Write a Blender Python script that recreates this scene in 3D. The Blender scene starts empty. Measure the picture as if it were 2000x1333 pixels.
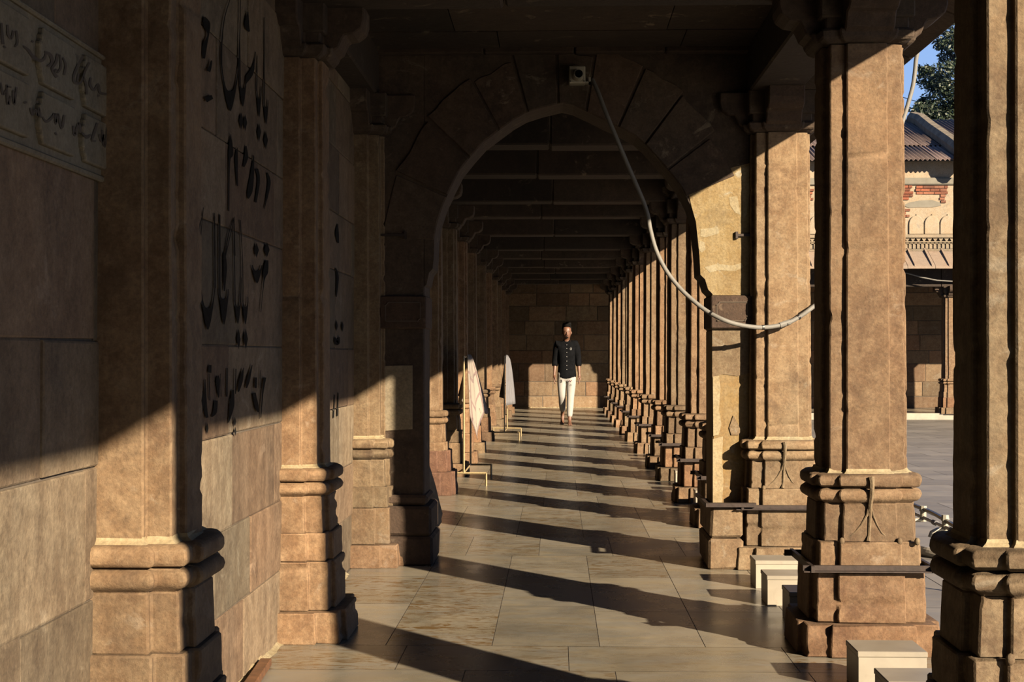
import bpy, bmesh, math, random
from mathutils import Vector, Matrix, Euler, noise
random.seed(7)
C = bpy.context.scene.collection
SC = bpy.context.scene

# ------------------------------------------------------------------ camera
F = 2900.0                                   # focal length in pixels of the 2000 px wide frame
cam_d = bpy.data.cameras.new('camera'); cam = bpy.data.objects.new('camera', cam_d); C.objects.link(cam)
cam_d.sensor_width = 36.0; cam_d.lens = F * 36.0 / 2000.0
cam_d.clip_start = 0.05; cam_d.clip_end = 400
YAW = math.atan(88.0 / F); PITCH = math.atan(28.5 / F)
cam.location = (0, 0, 1.2)
cam.rotation_euler = Euler((math.radians(90) + PITCH, 0, YAW), 'XYZ')
SC.camera = cam
RM = cam.rotation_euler.to_matrix()
def ray(px, py): return RM @ Vector(((px - 1000) / F, (666.5 - py) / F, -1.0))
def PY(px, py, Y):
    d = ray(px, py); return cam.location + d * (Y / d.y)
def PX(px, py, X):
    d = ray(px, py); return cam.location + d * (X / d.x)

# ------------------------------------------------------------------ light
SUN_DIR = Vector((-0.64, 0.768, -0.385)).normalized()
sd = bpy.data.lights.new('sun', 'SUN'); sun = bpy.data.objects.new('sun', sd); C.objects.link(sun)
KA = 0.19      # overall albedo scale, lowered so weak bounce light leaves shadows deep
sd.energy = 5.2 / KA; sd.angle = math.radians(0.6); sd.color = (1.0, 0.81, 0.58)
sun.rotation_euler = SUN_DIR.to_track_quat('-Z', 'Y').to_euler(); sun.location = (6, -8, 8)
W = bpy.data.worlds.new('world'); SC.world = W; W.use_nodes = True
nt = W.node_tree; nt.nodes.clear()
wo = nt.nodes.new('ShaderNodeOutputWorld'); bg = nt.nodes.new('ShaderNodeBackground')
tc = nt.nodes.new('ShaderNodeTexCoord'); sx = nt.nodes.new('ShaderNodeSeparateXYZ'); rp = nt.nodes.new('ShaderNodeValToRGB')
nt.links.new(tc.outputs['Generated'], sx.inputs[0]); nt.links.new(sx.outputs['Z'], rp.inputs[0])
nt.links.new(rp.outputs[0], bg.inputs[0]); nt.links.new(bg.outputs[0], wo.inputs[0])
rp.color_ramp.elements[0].position = 0.0; rp.color_ramp.elements[0].color = (0.34, 0.47, 0.70, 1)
rp.color_ramp.elements[1].position = 0.6; rp.color_ramp.elements[1].color = (0.10, 0.20, 0.46, 1)
e = rp.color_ramp.elements.new(0.22); e.color = (0.21, 0.35, 0.64, 1)
bg.inputs[1].default_value = 1.4
SC.view_settings.view_transform = 'Standard'; SC.view_settings.look = 'None'
SC.view_settings.exposure = 0.0; SC.view_settings.gamma = 1.0; SC.view_settings.use_curve_mapping = False

# ------------------------------------------------------------------ materials
def mat_new(name):
    m = bpy.data.materials.new(name); m.use_nodes = True
    return m, m.node_tree, m.node_tree.nodes['Principled BSDF']
def kd(c, k=None): return tuple(v * (KA if k is None else k) for v in c)
def N(nt, t, **kw):
    n = nt.nodes.new(t)
    for k, v in kw.items(): setattr(n, k, v)
    return n
def mixc(nt, fac, a, b, mode='MIX'):
    n = N(nt, 'ShaderNodeMix', data_type='RGBA', blend_type=mode)
    for s, v in ((0, fac), (6, a), (7, b)):
        if hasattr(v, 'is_output') or isinstance(v, bpy.types.NodeSocket): nt.links.new(v, n.inputs[s])
        elif s == 0: n.inputs[0].default_value = v
        else: n.inputs[s].default_value = (v[0], v[1], v[2], 1)
    return n.outputs[2]
def noise_n(nt, vec, scale, detail=6, rough=0.6, dist=0.0):
    n = N(nt, 'ShaderNodeTexNoise'); n.inputs['Scale'].default_value = scale; n.inputs['Detail'].default_value = detail
    n.inputs['Roughness'].default_value = rough; n.inputs['Distortion'].default_value = dist
    nt.links.new(vec, n.inputs['Vector']); return n.outputs['Fac']
def ramp(nt, src, p0, p1, v0=0.0, v1=1.0):
    n = N(nt, 'ShaderNodeMapRange'); n.inputs[1].default_value = p0; n.inputs[2].default_value = p1
    n.inputs[3].default_value = v0; n.inputs[4].default_value = v1; n.clamp = True
    nt.links.new(src, n.inputs[0]); return n.outputs[0]
def mapping(nt, vec, scale, rot=(0, 0, 0)):
    n = N(nt, 'ShaderNodeMapping'); n.inputs['Scale'].default_value = scale; n.inputs['Rotation'].default_value = rot
    nt.links.new(vec, n.inputs['Vector']); return n.outputs[0]

def stone(name, dark, mid, light, patch=(0.6, 0.5, 0.36), patch_amt=0.5, bump=0.5, streak=0.6, scale=1.0, rough=0.85, tones=True, stain=(0.05, 0.035, 0.025), stain_amt=0.6):
    m, nt, p = mat_new(name)
    dark, mid, light, patch, stain = kd(dark), kd(mid), kd(light), kd(patch), kd(stain)
    geo = N(nt, 'ShaderNodeNewGeometry'); pos = geo.outputs['Position']
    mp = mapping(nt, pos, (scale, scale, scale))
    st = mapping(nt, pos, (7 * scale, 7 * scale, 0.9 * scale))
    n1 = noise_n(nt, mp, 2.2, 8, 0.62, 0.4)
    n2 = noise_n(nt, mp, 17, 8, 0.7)
    n3 = noise_n(nt, st, 1.6, 6, 0.6, 0.3)
    n4 = noise_n(nt, mp, 75, 4, 0.7)
    c = mixc(nt, ramp(nt, n1, 0.32, 0.68), dark, mid)
    c = mixc(nt, ramp(nt, n2, 0.42, 0.78), c, light)
    sm = N(nt, 'ShaderNodeMath', operation='MULTIPLY'); nt.links.new(ramp(nt, n3, 0.50, 0.72), sm.inputs[0]); sm.inputs[1].default_value = streak * 0.6
    c = mixc(nt, sm.outputs[0], c, light)
    # worn pale spalls: their own shapes
    n5 = noise_n(nt, mapping(nt, pos, (scale, scale, scale * 1.3), (0.4, 0.2, 0.7)), 5.5, 9, 0.68, 0.6)
    pm = N(nt, 'ShaderNodeMath', operation='MULTIPLY'); nt.links.new(ramp(nt, n5, 0.60, 0.66), pm.inputs[0]); pm.inputs[1].default_value = patch_amt
    c = mixc(nt, pm.outputs[0], c, patch)
    n6 = noise_n(nt, mapping(nt, pos, (scale, scale, scale * 0.7), (1.4, 0.9, 0.1)), 3.1, 9, 0.7, 0.8)
    pm2 = N(nt, 'ShaderNodeMath', operation='MULTIPLY'); nt.links.new(ramp(nt, n6, 0.56, 0.70), pm2.inputs[0]); pm2.inputs[1].default_value = stain_amt
    c = mixc(nt, pm2.outputs[0], c, stain)
    n7 = noise_n(nt, mapping(nt, pos, (scale, scale, scale * .6), (.2, 1.1, .5)), 1.7, 5, 0.55, 0.5)
    c = mixc(nt, ramp(nt, n7, 0.38, 0.62), c, mixc(nt, 1.0, c, (0.86, 0.92, 0.98), 'MULTIPLY'))
    n8 = noise_n(nt, mp, 42, 5, 0.75)
    c = mixc(nt, ramp(nt, n8, 0.64, 0.78, 0, .4), c, stain)
    c = mixc(nt, ramp(nt, noise_n(nt, mapping(nt, pos, (scale, scale, scale), (2.2, .3, 1)), 60, 3, 0.6), 0.68, 0.76, 0, .5 * patch_amt + .1), c, patch)
    g = ramp(nt, n4, 0.25, 0.75, 0.66, 1.25)
    c = mixc(nt, 1.0, c, g, 'MULTIPLY')
    if tones:
        at = N(nt, 'ShaderNodeAttribute', attribute_name='tone')
        hs = N(nt, 'ShaderNodeMapRange'); nt.links.new(at.outputs['Fac'], hs.inputs[0])
        hs.inputs[1].default_value = 0; hs.inputs[2].default_value = 1; hs.inputs[3].default_value = 0.62; hs.inputs[4].default_value = 1.38
        c = mixc(nt, 1.0, c, hs.outputs[0], 'MULTIPLY')
        at2 = N(nt, 'ShaderNodeAttribute', attribute_name='hue')
        c2 = mixc(nt, 1.0, c, (1.25, 0.86, 0.72), 'MULTIPLY')
        c = mixc(nt, at2.outputs['Fac'], c, c2)
    nt.links.new(c, p.inputs['Base Color']); p.inputs['Roughness'].default_value = rough
    p.inputs['Specular IOR Level'].default_value = 0.25
    b1 = N(nt, 'ShaderNodeBump'); b1.inputs['Strength'].default_value = bump; b1.inputs['Distance'].default_value = 0.012
    b2 = N(nt, 'ShaderNodeBump'); b2.inputs['Strength'].default_value = bump * 0.8; b2.inputs['Distance'].default_value = 0.004
    nt.links.new(n2, b1.inputs['Height']); nt.links.new(n4, b2.inputs['Height']); nt.links.new(b1.outputs[0], b2.inputs['Normal'])
    nt.links.new(b2.outputs[0], p.inputs['Normal'])
    return m
def plain(name, col, rough=0.6, metal=0.0, var=0.15, scale=30, bump=0.0, spec=0.4):
    m, nt, p = mat_new(name); col = kd(col)
    geo = N(nt, 'ShaderNodeNewGeometry')
    n = noise_n(nt, geo.outputs['Position'], scale, 4, 0.6)
    g = ramp(nt, n, 0.3, 0.7, 1 - var, 1 + var)
    c = mixc(nt, 1.0, col, g, 'MULTIPLY'); nt.links.new(c, p.inputs['Base Color'])
    p.inputs['Roughness'].default_value = rough; p.inputs['Metallic'].default_value = metal; p.inputs['Specular IOR Level'].default_value = spec
    if bump:
        b = N(nt, 'ShaderNodeBump'); b.inputs['Strength'].default_value = bump; b.inputs['Distance'].default_value = 0.003
        nt.links.new(n, b.inputs['Height']); nt.links.new(b.outputs[0], p.inputs['Normal'])
    return m
def marble(name, base, cool, vein, rough=0.22, tone_lo=0.82, tone_hi=1.14, veins=0.7):
    m, nt, p = mat_new(name); base, cool, vein = kd(base), kd(cool), kd(vein)
    geo = N(nt, 'ShaderNodeNewGeometry'); pos = geo.outputs['Position']
    at = N(nt, 'ShaderNodeAttribute', attribute_name='tone'); at2 = N(nt, 'ShaderNodeAttribute', attribute_name='hue')
    off = N(nt, 'ShaderNodeVectorMath', operation='MULTIPLY_ADD'); nt.links.new(at.outputs['Fac'], off.inputs[0])
    off.inputs[1].default_value = (31, 17, 9); nt.links.new(pos, off.inputs[2])
    v = mapping(nt, off.outputs[0], (1.0, 2.4, 1), (0, 0, 0.12))
    n1 = noise_n(nt, v, 2.6, 8, 0.62, 1.1); n2 = noise_n(nt, v, 7, 9, 0.7, 1.6)
    c = mixc(nt, ramp(nt, n1, 0.35, 0.65), base, cool)
    vm = N(nt, 'ShaderNodeMath', operation='MULTIPLY'); nt.links.new(ramp(nt, n2, 0.49, 0.60), vm.inputs[0])
    a3 = N(nt, 'ShaderNodeMath', operation='MULTIPLY'); nt.links.new(at2.outputs['Fac'], a3.inputs[0]); a3.inputs[1].default_value = veins
    nt.links.new(a3.outputs[0], vm.inputs[1])
    c = mixc(nt, vm.outputs[0], c, vein)
    n3 = noise_n(nt, pos, 3.0, 7, 0.65, 0.3)
    c = mixc(nt, 1.0, c, ramp(nt, n3, 0.3, 0.7, 0.76, 1.12), 'MULTIPLY')
    c = mixc(nt, ramp(nt, noise_n(nt, v, 16, 6, 0.7, 1.0), 0.58, 0.72, 0, .35), c, vein)
    c = mixc(nt, 1.0, c, ramp(nt, at.outputs['Fac'], 0, 1, tone_lo, tone_hi), 'MULTIPLY')
    nt.links.new(c, p.inputs['Base Color']); p.inputs['Specular IOR Level'].default_value = 0.5
    nt.links.new(ramp(nt, n3, 0.3, 0.7, rough, rough + 0.12), p.inputs['Roughness'])
    return m
M = {}
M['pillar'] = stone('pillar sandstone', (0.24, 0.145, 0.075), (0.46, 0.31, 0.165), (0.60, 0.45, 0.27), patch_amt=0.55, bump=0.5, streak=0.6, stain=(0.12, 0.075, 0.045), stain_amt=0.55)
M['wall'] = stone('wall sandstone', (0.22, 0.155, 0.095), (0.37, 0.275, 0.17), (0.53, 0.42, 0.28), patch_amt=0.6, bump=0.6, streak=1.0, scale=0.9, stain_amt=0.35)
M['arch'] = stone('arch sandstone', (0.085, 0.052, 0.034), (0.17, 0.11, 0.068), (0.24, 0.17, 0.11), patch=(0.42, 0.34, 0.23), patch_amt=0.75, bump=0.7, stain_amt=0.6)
M['plaster'] = stone('ochre plaster', (0.50, 0.31, 0.12), (0.72, 0.49, 0.20), (0.80, 0.60, 0.32), patch=(0.86, 0.76, 0.56), patch_amt=0.9, bump=0.6, streak=0.8, tones=False, stain_amt=0.35, stain=(0.16, 0.10, 0.06))
M['ochre'] = stone('ochre painted pier', (0.46, 0.26, 0.10), (0.60, 0.40, 0.14), (0.62, 0.46, 0.24), patch=(0.66, 0.56, 0.40), patch_amt=0.8, bump=0.25, streak=1.2, tones=False, stain_amt=0.2, stain=(0.3, 0.16, 0.10))
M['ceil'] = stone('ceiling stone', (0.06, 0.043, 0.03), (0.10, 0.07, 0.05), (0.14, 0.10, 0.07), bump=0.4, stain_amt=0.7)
M['mortar'] = plain('mortar', (0.22, 0.17, 0.12), 0.95, var=0.3)
M['red'] = stone('red sandstone', (0.17, 0.095, 0.06), (0.26, 0.145, 0.09), (0.36, 0.23, 0.15), patch_amt=0.2, bump=0.5, stain_amt=0.2)
M['panel'] = stone('carved marble panel', (0.42, 0.33, 0.21), (0.54, 0.44, 0.29), (0.64, 0.54, 0.38), patch_amt=0.2, bump=0.2, stain_amt=0.3, tones=False)
M['panel_pale'] = stone('pale lime plaster', (0.66, 0.49, 0.26), (0.82, 0.65, 0.38), (0.90, 0.75, 0.48), patch=(0.6, 0.43, 0.2), patch_amt=0.5, bump=0.35, tones=False, stain_amt=0.2, stain=(0.4, 0.28, 0.15), streak=1)
M['end_wall'] = stone('warm end wall sandstone', (0.30, 0.19, 0.10), (0.46, 0.31, 0.17), (0.56, 0.42, 0.26), patch_amt=0.5, bump=0.5, streak=.5, scale=0.9, stain_amt=0.3)
M['carving_shade'] = plain('painted shade of carving', (0.17, 0.125, 0.085), 0.9)  # dark tone paints the shade inside carved letters and borders
M['floor'] = marble('floor marble', (0.69, 0.60, 0.43), (0.60, 0.57, 0.49), (0.36, 0.21, 0.07), veins=1.0)
M['yard'] = marble('courtyard marble', (0.52, 0.46, 0.37), (0.46, 0.43, 0.38), (0.3, 0.24, 0.18), rough=0.5, veins=0.3)
M['joint'] = plain('floor joints', (0.17, 0.13, 0.09), 0.9)
M['white_marble'] = marble('block marble', (0.80, 0.71, 0.55), (0.76, 0.69, 0.56), (0.5, 0.42, 0.32), rough=0.4, veins=0.15)
M['iron'] = plain('rusty iron', (0.075, 0.045, 0.035), 0.6, 0.4, 0.35, 40, 0.3)
M['gold'] = plain('brass painted tube', (0.90, 0.70, 0.38), 0.4, 0.1, 0.2, 60)
M['conduit'] = plain('grey plastic conduit', (0.42, 0.41, 0.38), 0.6, 0, 0.08, spec=0.15)
M['cream_plastic'] = plain('cream plastic', (0.72, 0.68, 0.55), 0.45, 0, 0.06)
M['black_plastic'] = plain('black plastic', (0.02, 0.02, 0.022), 0.35)
M['lens'] = plain('lens glass', (0.006, 0.008, 0.012), 0.06, spec=0.8)
M['ink'] = plain('black wall paint', (0.03, 0.03, 0.03), 0.9, 0, 0.5, 60, spec=0.05)
M['wood'] = plain('brown wood', (0.32, 0.14, 0.055), 0.6, 0, 0.35, 25, 0.3)
M['skin'] = plain('skin', (0.33, 0.15, 0.085), 0.55, 0, 0.06)
M['hair'] = plain('black hair', (0.008, 0.007, 0.007), 0.8, 0, 0.3, 200, 0.8, 0.08)
M['shirt'] = plain('black shirt cloth', (0.014, 0.015, 0.018), 0.9, 0, 0.3, 18, 0.5, 0.02)
M['trousers'] = plain('white denim', (0.78, 0.76, 0.73), 0.8, 0, 0.07, 14, 0.5)
M['white'] = plain('white', (0.8, 0.8, 0.8), 0.5, 0, 0.02)
M['pink_print'] = plain('pink print', (0.7, 0.3, 0.32), 0.7, 0, 0.02)
M['eye'] = plain('eye', (0.02, 0.015, 0.012), 0.3)
M['lip'] = plain('lips', (0.24, 0.08, 0.055), 0.5)
M['bag'] = plain('black cloth', (0.012, 0.012, 0.015), 0.9, 0, 0.4, 12, 0.6, 0.02)
M['grey_cloth'] = plain('grey cloth', (0.42, 0.42, 0.46), 0.85, 0, 0.12, 14, 0.4)
M['cream'] = stone('cream lime plaster', (0.74, 0.54, 0.33), (0.88, 0.68, 0.46), (0.92, 0.76, 0.56), patch=(0.52, 0.46, 0.38), patch_amt=0.5, bump=0.3, tones=False, stain_amt=0.15, stain=(0.35, 0.26, 0.18))
M['grey_plaster'] = plain('grey cement patch', (0.42, 0.39, 0.31), 0.9, 0, 0.12, 8)
M['brick'] = stone('old red brick', (0.36, 0.13, 0.07), (0.48, 0.19, 0.10), (0.55, 0.28, 0.17), patch_amt=0.1, bump=0.4, scale=2, stain_amt=0.3)
M['frieze'] = stone('frieze stone', (0.54, 0.40, 0.26), (0.66, 0.51, 0.34), (0.72, 0.6, 0.42), bump=0.3, tones=False)
M['eave'] = stone('eave stone', (0.64, 0.45, 0.32), (0.76, 0.56, 0.41), (0.8, 0.62, 0.46), bump=0.2, tones=False, stain_amt=0.15)
M['tin'] = stone('rusty corrugated tin', (0.30, 0.19, 0.16), (0.40, 0.28, 0.24), (0.46, 0.34, 0.3), patch=(0.5, 0.4, 0.35), bump=0.15, scale=0.8, stain_amt=0.4, stain=(0.2, 0.09, 0.06))
M['ridge'] = plain('weathered ridge mortar', (0.42, 0.34, 0.23), 0.95, 0, 0.4, 6, 0.8)
M['leaf'] = plain('dark green leaves', (0.045, 0.085, 0.03), 0.6, 0, 0.5, 3)
M['bark'] = plain('bark', (0.10, 0.07, 0.05), 0.9, 0, 0.4, 12, 0.8)
def scarf_mat():
    m, nt, p = mat_new('checked cream scarf')
    at = N(nt, 'ShaderNodeUVMap'); sp = N(nt, 'ShaderNodeSeparateXYZ'); nt.links.new(at.outputs[0], sp.inputs[0])
    def band(sock, freq, lo):
        a = N(nt, 'ShaderNodeMath', operation='MULTIPLY'); nt.links.new(sock, a.inputs[0]); a.inputs[1].default_value = freq
        b = N(nt, 'ShaderNodeMath', operation='FRACT'); nt.links.new(a.outputs[0], b.inputs[0])
        g = N(nt, 'ShaderNodeMath', operation='GREATER_THAN'); nt.links.new(b.outputs[0], g.inputs[0]); g.inputs[1].default_value = lo
        return g.outputs[0]
    c = mixc(nt, band(sp.outputs['X'], 4, 0.84), kd((0.66, 0.58, 0.48)), kd((0.42, 0.26, 0.24)))
    k = band(sp.outputs['Y'], 6, 0.86)
    c = mixc(nt, k, c, kd((0.46, 0.32, 0.30)))
    nz = noise_n(nt, mapping(nt, at.outputs[0], (26, 7, 1)), 1.0, 3, 0.6, 2.0)
    k2 = N(nt, 'ShaderNodeMath', operation='MULTIPLY'); nt.links.new(ramp(nt, nz, 0.60, 0.64), k2.inputs[0]); nt.links.new(band(sp.outputs['Y'], 3, 0.72), k2.inputs[1])
    c = mixc(nt, k2.outputs[0], c, kd((0.05, 0.045, 0.05)))
    nt.links.new(c, p.inputs['Base Color']); p.inputs['Roughness'].default_value = 0.9
    return m
M['scarf'] = scarf_mat()

# ------------------------------------------------------------------ mesh helpers
class MB:
    def __init__(s): s.v = []; s.f = []; s.t = []; s.h = []; s.n = 0
    def add(s, vs, fs, tone=0.5, hue=0.0):
        b = len(s.v); s.v += [tuple(v) for v in vs]; s.f += [tuple(i + b for i in f) for f in fs]
        s.t += [tone] * len(fs); s.h += [hue] * len(fs)
    def box(s, a, b, tone=0.5, hue=0.0, j=0.0):
        (x0, y0, z0), (x1, y1, z1) = a, b
        vs = [(x0, y0, z0), (x1, y0, z0), (x1, y1, z0), (x0, y1, z0), (x0, y0, z1), (x1, y0, z1), (x1, y1, z1), (x0, y1, z1)]
        if j: vs = [tuple(c + random.uniform(-j, j) for c in v) for v in vs]
        s.add(vs, [(0, 3, 2, 1), (4, 5, 6, 7), (0, 1, 5, 4), (1, 2, 6, 5), (2, 3, 7, 6), (3, 0, 4, 7)], tone, hue)
    def tube(s, pts, r, n=8, cap=True):
        pts = [Vector(p) for p in pts]; rs = r if isinstance(r, (list, tuple)) else [r] * len(pts)
        rings = []; up = None
        for i, p in enumerate(pts):
            t = (pts[min(i + 1, len(pts) - 1)] - pts[max(i - 1, 0)]).normalized()
            if up is None: up = Vector((0, 0, 1)) if abs(t.z) < 0.9 else Vector((1, 0, 0))
            u = t.cross(up).normalized(); up = u.cross(t).normalized()
            rings.append([p + (u * math.cos(2 * math.pi * k / n) + up * math.sin(2 * math.pi * k / n)) * rs[i] for k in range(n)])
        vs = [v for q in rings for v in q]; fs = []
        for i in range(len(pts) - 1):
            for k in range(n):
                k2 = (k + 1) % n; fs.append((i * n + k, i * n + k2, (i + 1) * n + k2, (i + 1) * n + k))
        if cap: fs.append(tuple(range(n - 1, -1, -1))); fs.append(tuple((len(pts) - 1) * n + k for k in range(n)))
        s.add(vs, fs)
    def prism(s, poly, fn, tone=0.5, hue=0.0):
        """poly: list of 2D points; fn(p, k) -> 3D for the two ends k=0,1"""
        n = len(poly); vs = [fn(p, 0) for p in poly] + [fn(p, 1) for p in poly]
        fs = [tuple(range(n)), tuple(range(2 * n - 1, n - 1, -1))] + [(i, i + n, (i + 1) % n + n, (i + 1) % n) for i in range(n)]
        s.add(vs, fs, tone, hue)
    def ball(s, c, r, n=10, m=6):
        r = r if isinstance(r, (list, tuple)) else (r, r, r); vs = []; fs = []
        for i in range(m + 1):
            th = math.pi * i / m
            for k in range(n):
                ph = 2 * math.pi * k / n
                vs.append((c[0] + r[0] * math.sin(th) * math.cos(ph), c[1] + r[1] * math.sin(th) * math.sin(ph), c[2] + r[2] * math.cos(th)))
        for i in range(m):
            for k in range(n): fs.append((i * n + k, i * n + (k + 1) % n, (i + 1) * n + (k + 1) % n, (i + 1) * n + k))
        s.add(vs, fs)
    def build(s, name, mat, parent=None, bevel=0, smooth=False, seg=1):
        me = bpy.data.meshes.new(name); me.from_pydata(s.v, [], s.f)
        a = me.attributes.new('tone', 'FLOAT', 'FACE'); a.data.foreach_set('value', s.t)
        a = me.attributes.new('hue', 'FLOAT', 'FACE'); a.data.foreach_set('value', s.h)
        me.materials.append(mat)
        bm = bmesh.new(); bm.from_mesh(me); bmesh.ops.recalc_face_normals(bm, faces=bm.faces)
        if smooth:
            for f in bm.faces: f.smooth = True
            for ed in bm.edges:
                if len(ed.link_faces) == 2 and ed.calc_face_angle(0) > 0.7: ed.smooth = False
        bm.to_mesh(me); bm.free()
        o = bpy.data.objects.new(name, me); C.objects.link(o)
        if parent:
            o.parent = parent; o.matrix_parent_inverse = Matrix.Translation(-parent.location) if parent.type == 'EMPTY' and parent.rotation_euler.z == 0 else Matrix()
        if bevel:
            b = o.modifiers.new('bevel', 'BEVEL'); b.width = bevel; b.segments = seg; b.limit_method = 'ANGLE'; b.angle_limit = 0.6
        return o
def tag(o, label, cat, group=None, kind=None):
    if label: o['label'] = label
    if cat: o['category'] = cat
    if group: o['group'] = group
    if kind: o['kind'] = kind
    return o
def thing(name, loc, label, cat, group=None):
    o = bpy.data.objects.new(name, None); o.empty_display_size = 0.1; C.objects.link(o); o.location = loc
    return tag(o, label, cat, group)
def struct(o): o['kind'] = 'structure'; return o

def masonry(mb, org, U, V, Nn, ulen, courses, wr, gap=0.006, jit=0.004, chamf=0.008, hue=0.2, skip=None, rnd=None, depth=0.03):
    """courses: list of heights; blocks fill 0..ulen; front pushed along Nn"""
    rnd = rnd or random; org, U, V, Nn = Vector(org), Vector(U), Vector(V), Vector(Nn); v = 0.0
    for h in courses:
        u = -rnd.uniform(0, wr[0])
        while u < ulen:
            w = rnd.uniform(*wr); a, b = max(u, 0), min(u + w, ulen); u += w
            if b - a < 0.03: continue
            if skip and skip(a, b, v, v + h): continue
            d = rnd.uniform(-jit, jit); g = gap / 2; q = []
            for off, dep in ((0, -depth), (0, d - chamf * 0.6), (chamf, d)):
                for (uu, vv) in ((a + g + off, v + g + off), (b - g - off, v + g + off), (b - g - off, v + h - g - off), (a + g + off, v + h - g - off)):
                    q.append(org + U * uu + V * vv + Nn * dep + (V * rnd.uniform(-.003, .003) + U * rnd.uniform(-.003, .003) if dep > -depth else Vector()))
            fs = [(8, 9, 10, 11)]
            for r in (0, 4):
                for k in range(4): fs.append((r + k, r + (k + 1) % 4, r + 4 + (k + 1) % 4, r + 4 + k))
            mb.add(q, fs, rnd.random(), hue * rnd.random() ** 2 * 2)
        v += h

# ------------------------------------------------------------------ pillars
PA, PB, PC = 0.149, 0.085, 0.172
def section(o, o2=None):
    a, b, c = PA + o, PB + o * 0.75, PC + o
    return [(-b, -c), (b, -c), (b, -a), (a, -a), (a, -b), (c, -b), (c, b), (a, b), (a, a), (b, a), (b, c), (-b, c), (-b, a), (-a, a), (-a, b), (-c, b), (-c, -b), (-a, -b), (-a, -a), (-b, -a)]
def loft(mb, xc, yc, prof, seed, amp=0.004, tone=0.5, hue=0.0, chip=0.010, capb=True):
    n = 20; vs = []; fs = []
    for (z, o) in prof:
        for (x, y) in section(o):
            p = Vector((x * 9 + seed * 3.7, y * 9, z * 7))
            d = noise.noise(p * .35) * amp * .7 + noise.noise(p * 3.5) * amp * 0.45
            ch = noise.noise(p * 3.1 + Vector((9, 2, 5)))
            if ch > 0.33: d -= (ch - 0.33) * chip * 3.2
            r = Vector((x, y)); l = r.length; r = r * ((l + d) / l)
            vs.append((xc + r.x, yc + r.y, z))
    for i in range(len(prof) - 1):
        for k in range(n): fs.append((i * n + k, i * n + (k + 1) % n, (i + 1) * n + (k + 1) % n, (i + 1) * n + k))
    fs.append(tuple((len(prof) - 1) * n + k for k in range(n)))
    if capb: fs.append(tuple(range(n - 1, -1, -1)))
    mb.add(vs, fs, tone, hue)
def zs(z0, z1, o0, o1, step):
    n = max(1, int(round((z1 - z0) / step))); return [(z0 + (z1 - z0) * i / n, o0 + (o1 - o0) * i / n) for i in range(n + 1)]
ZT = 2.47
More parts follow.
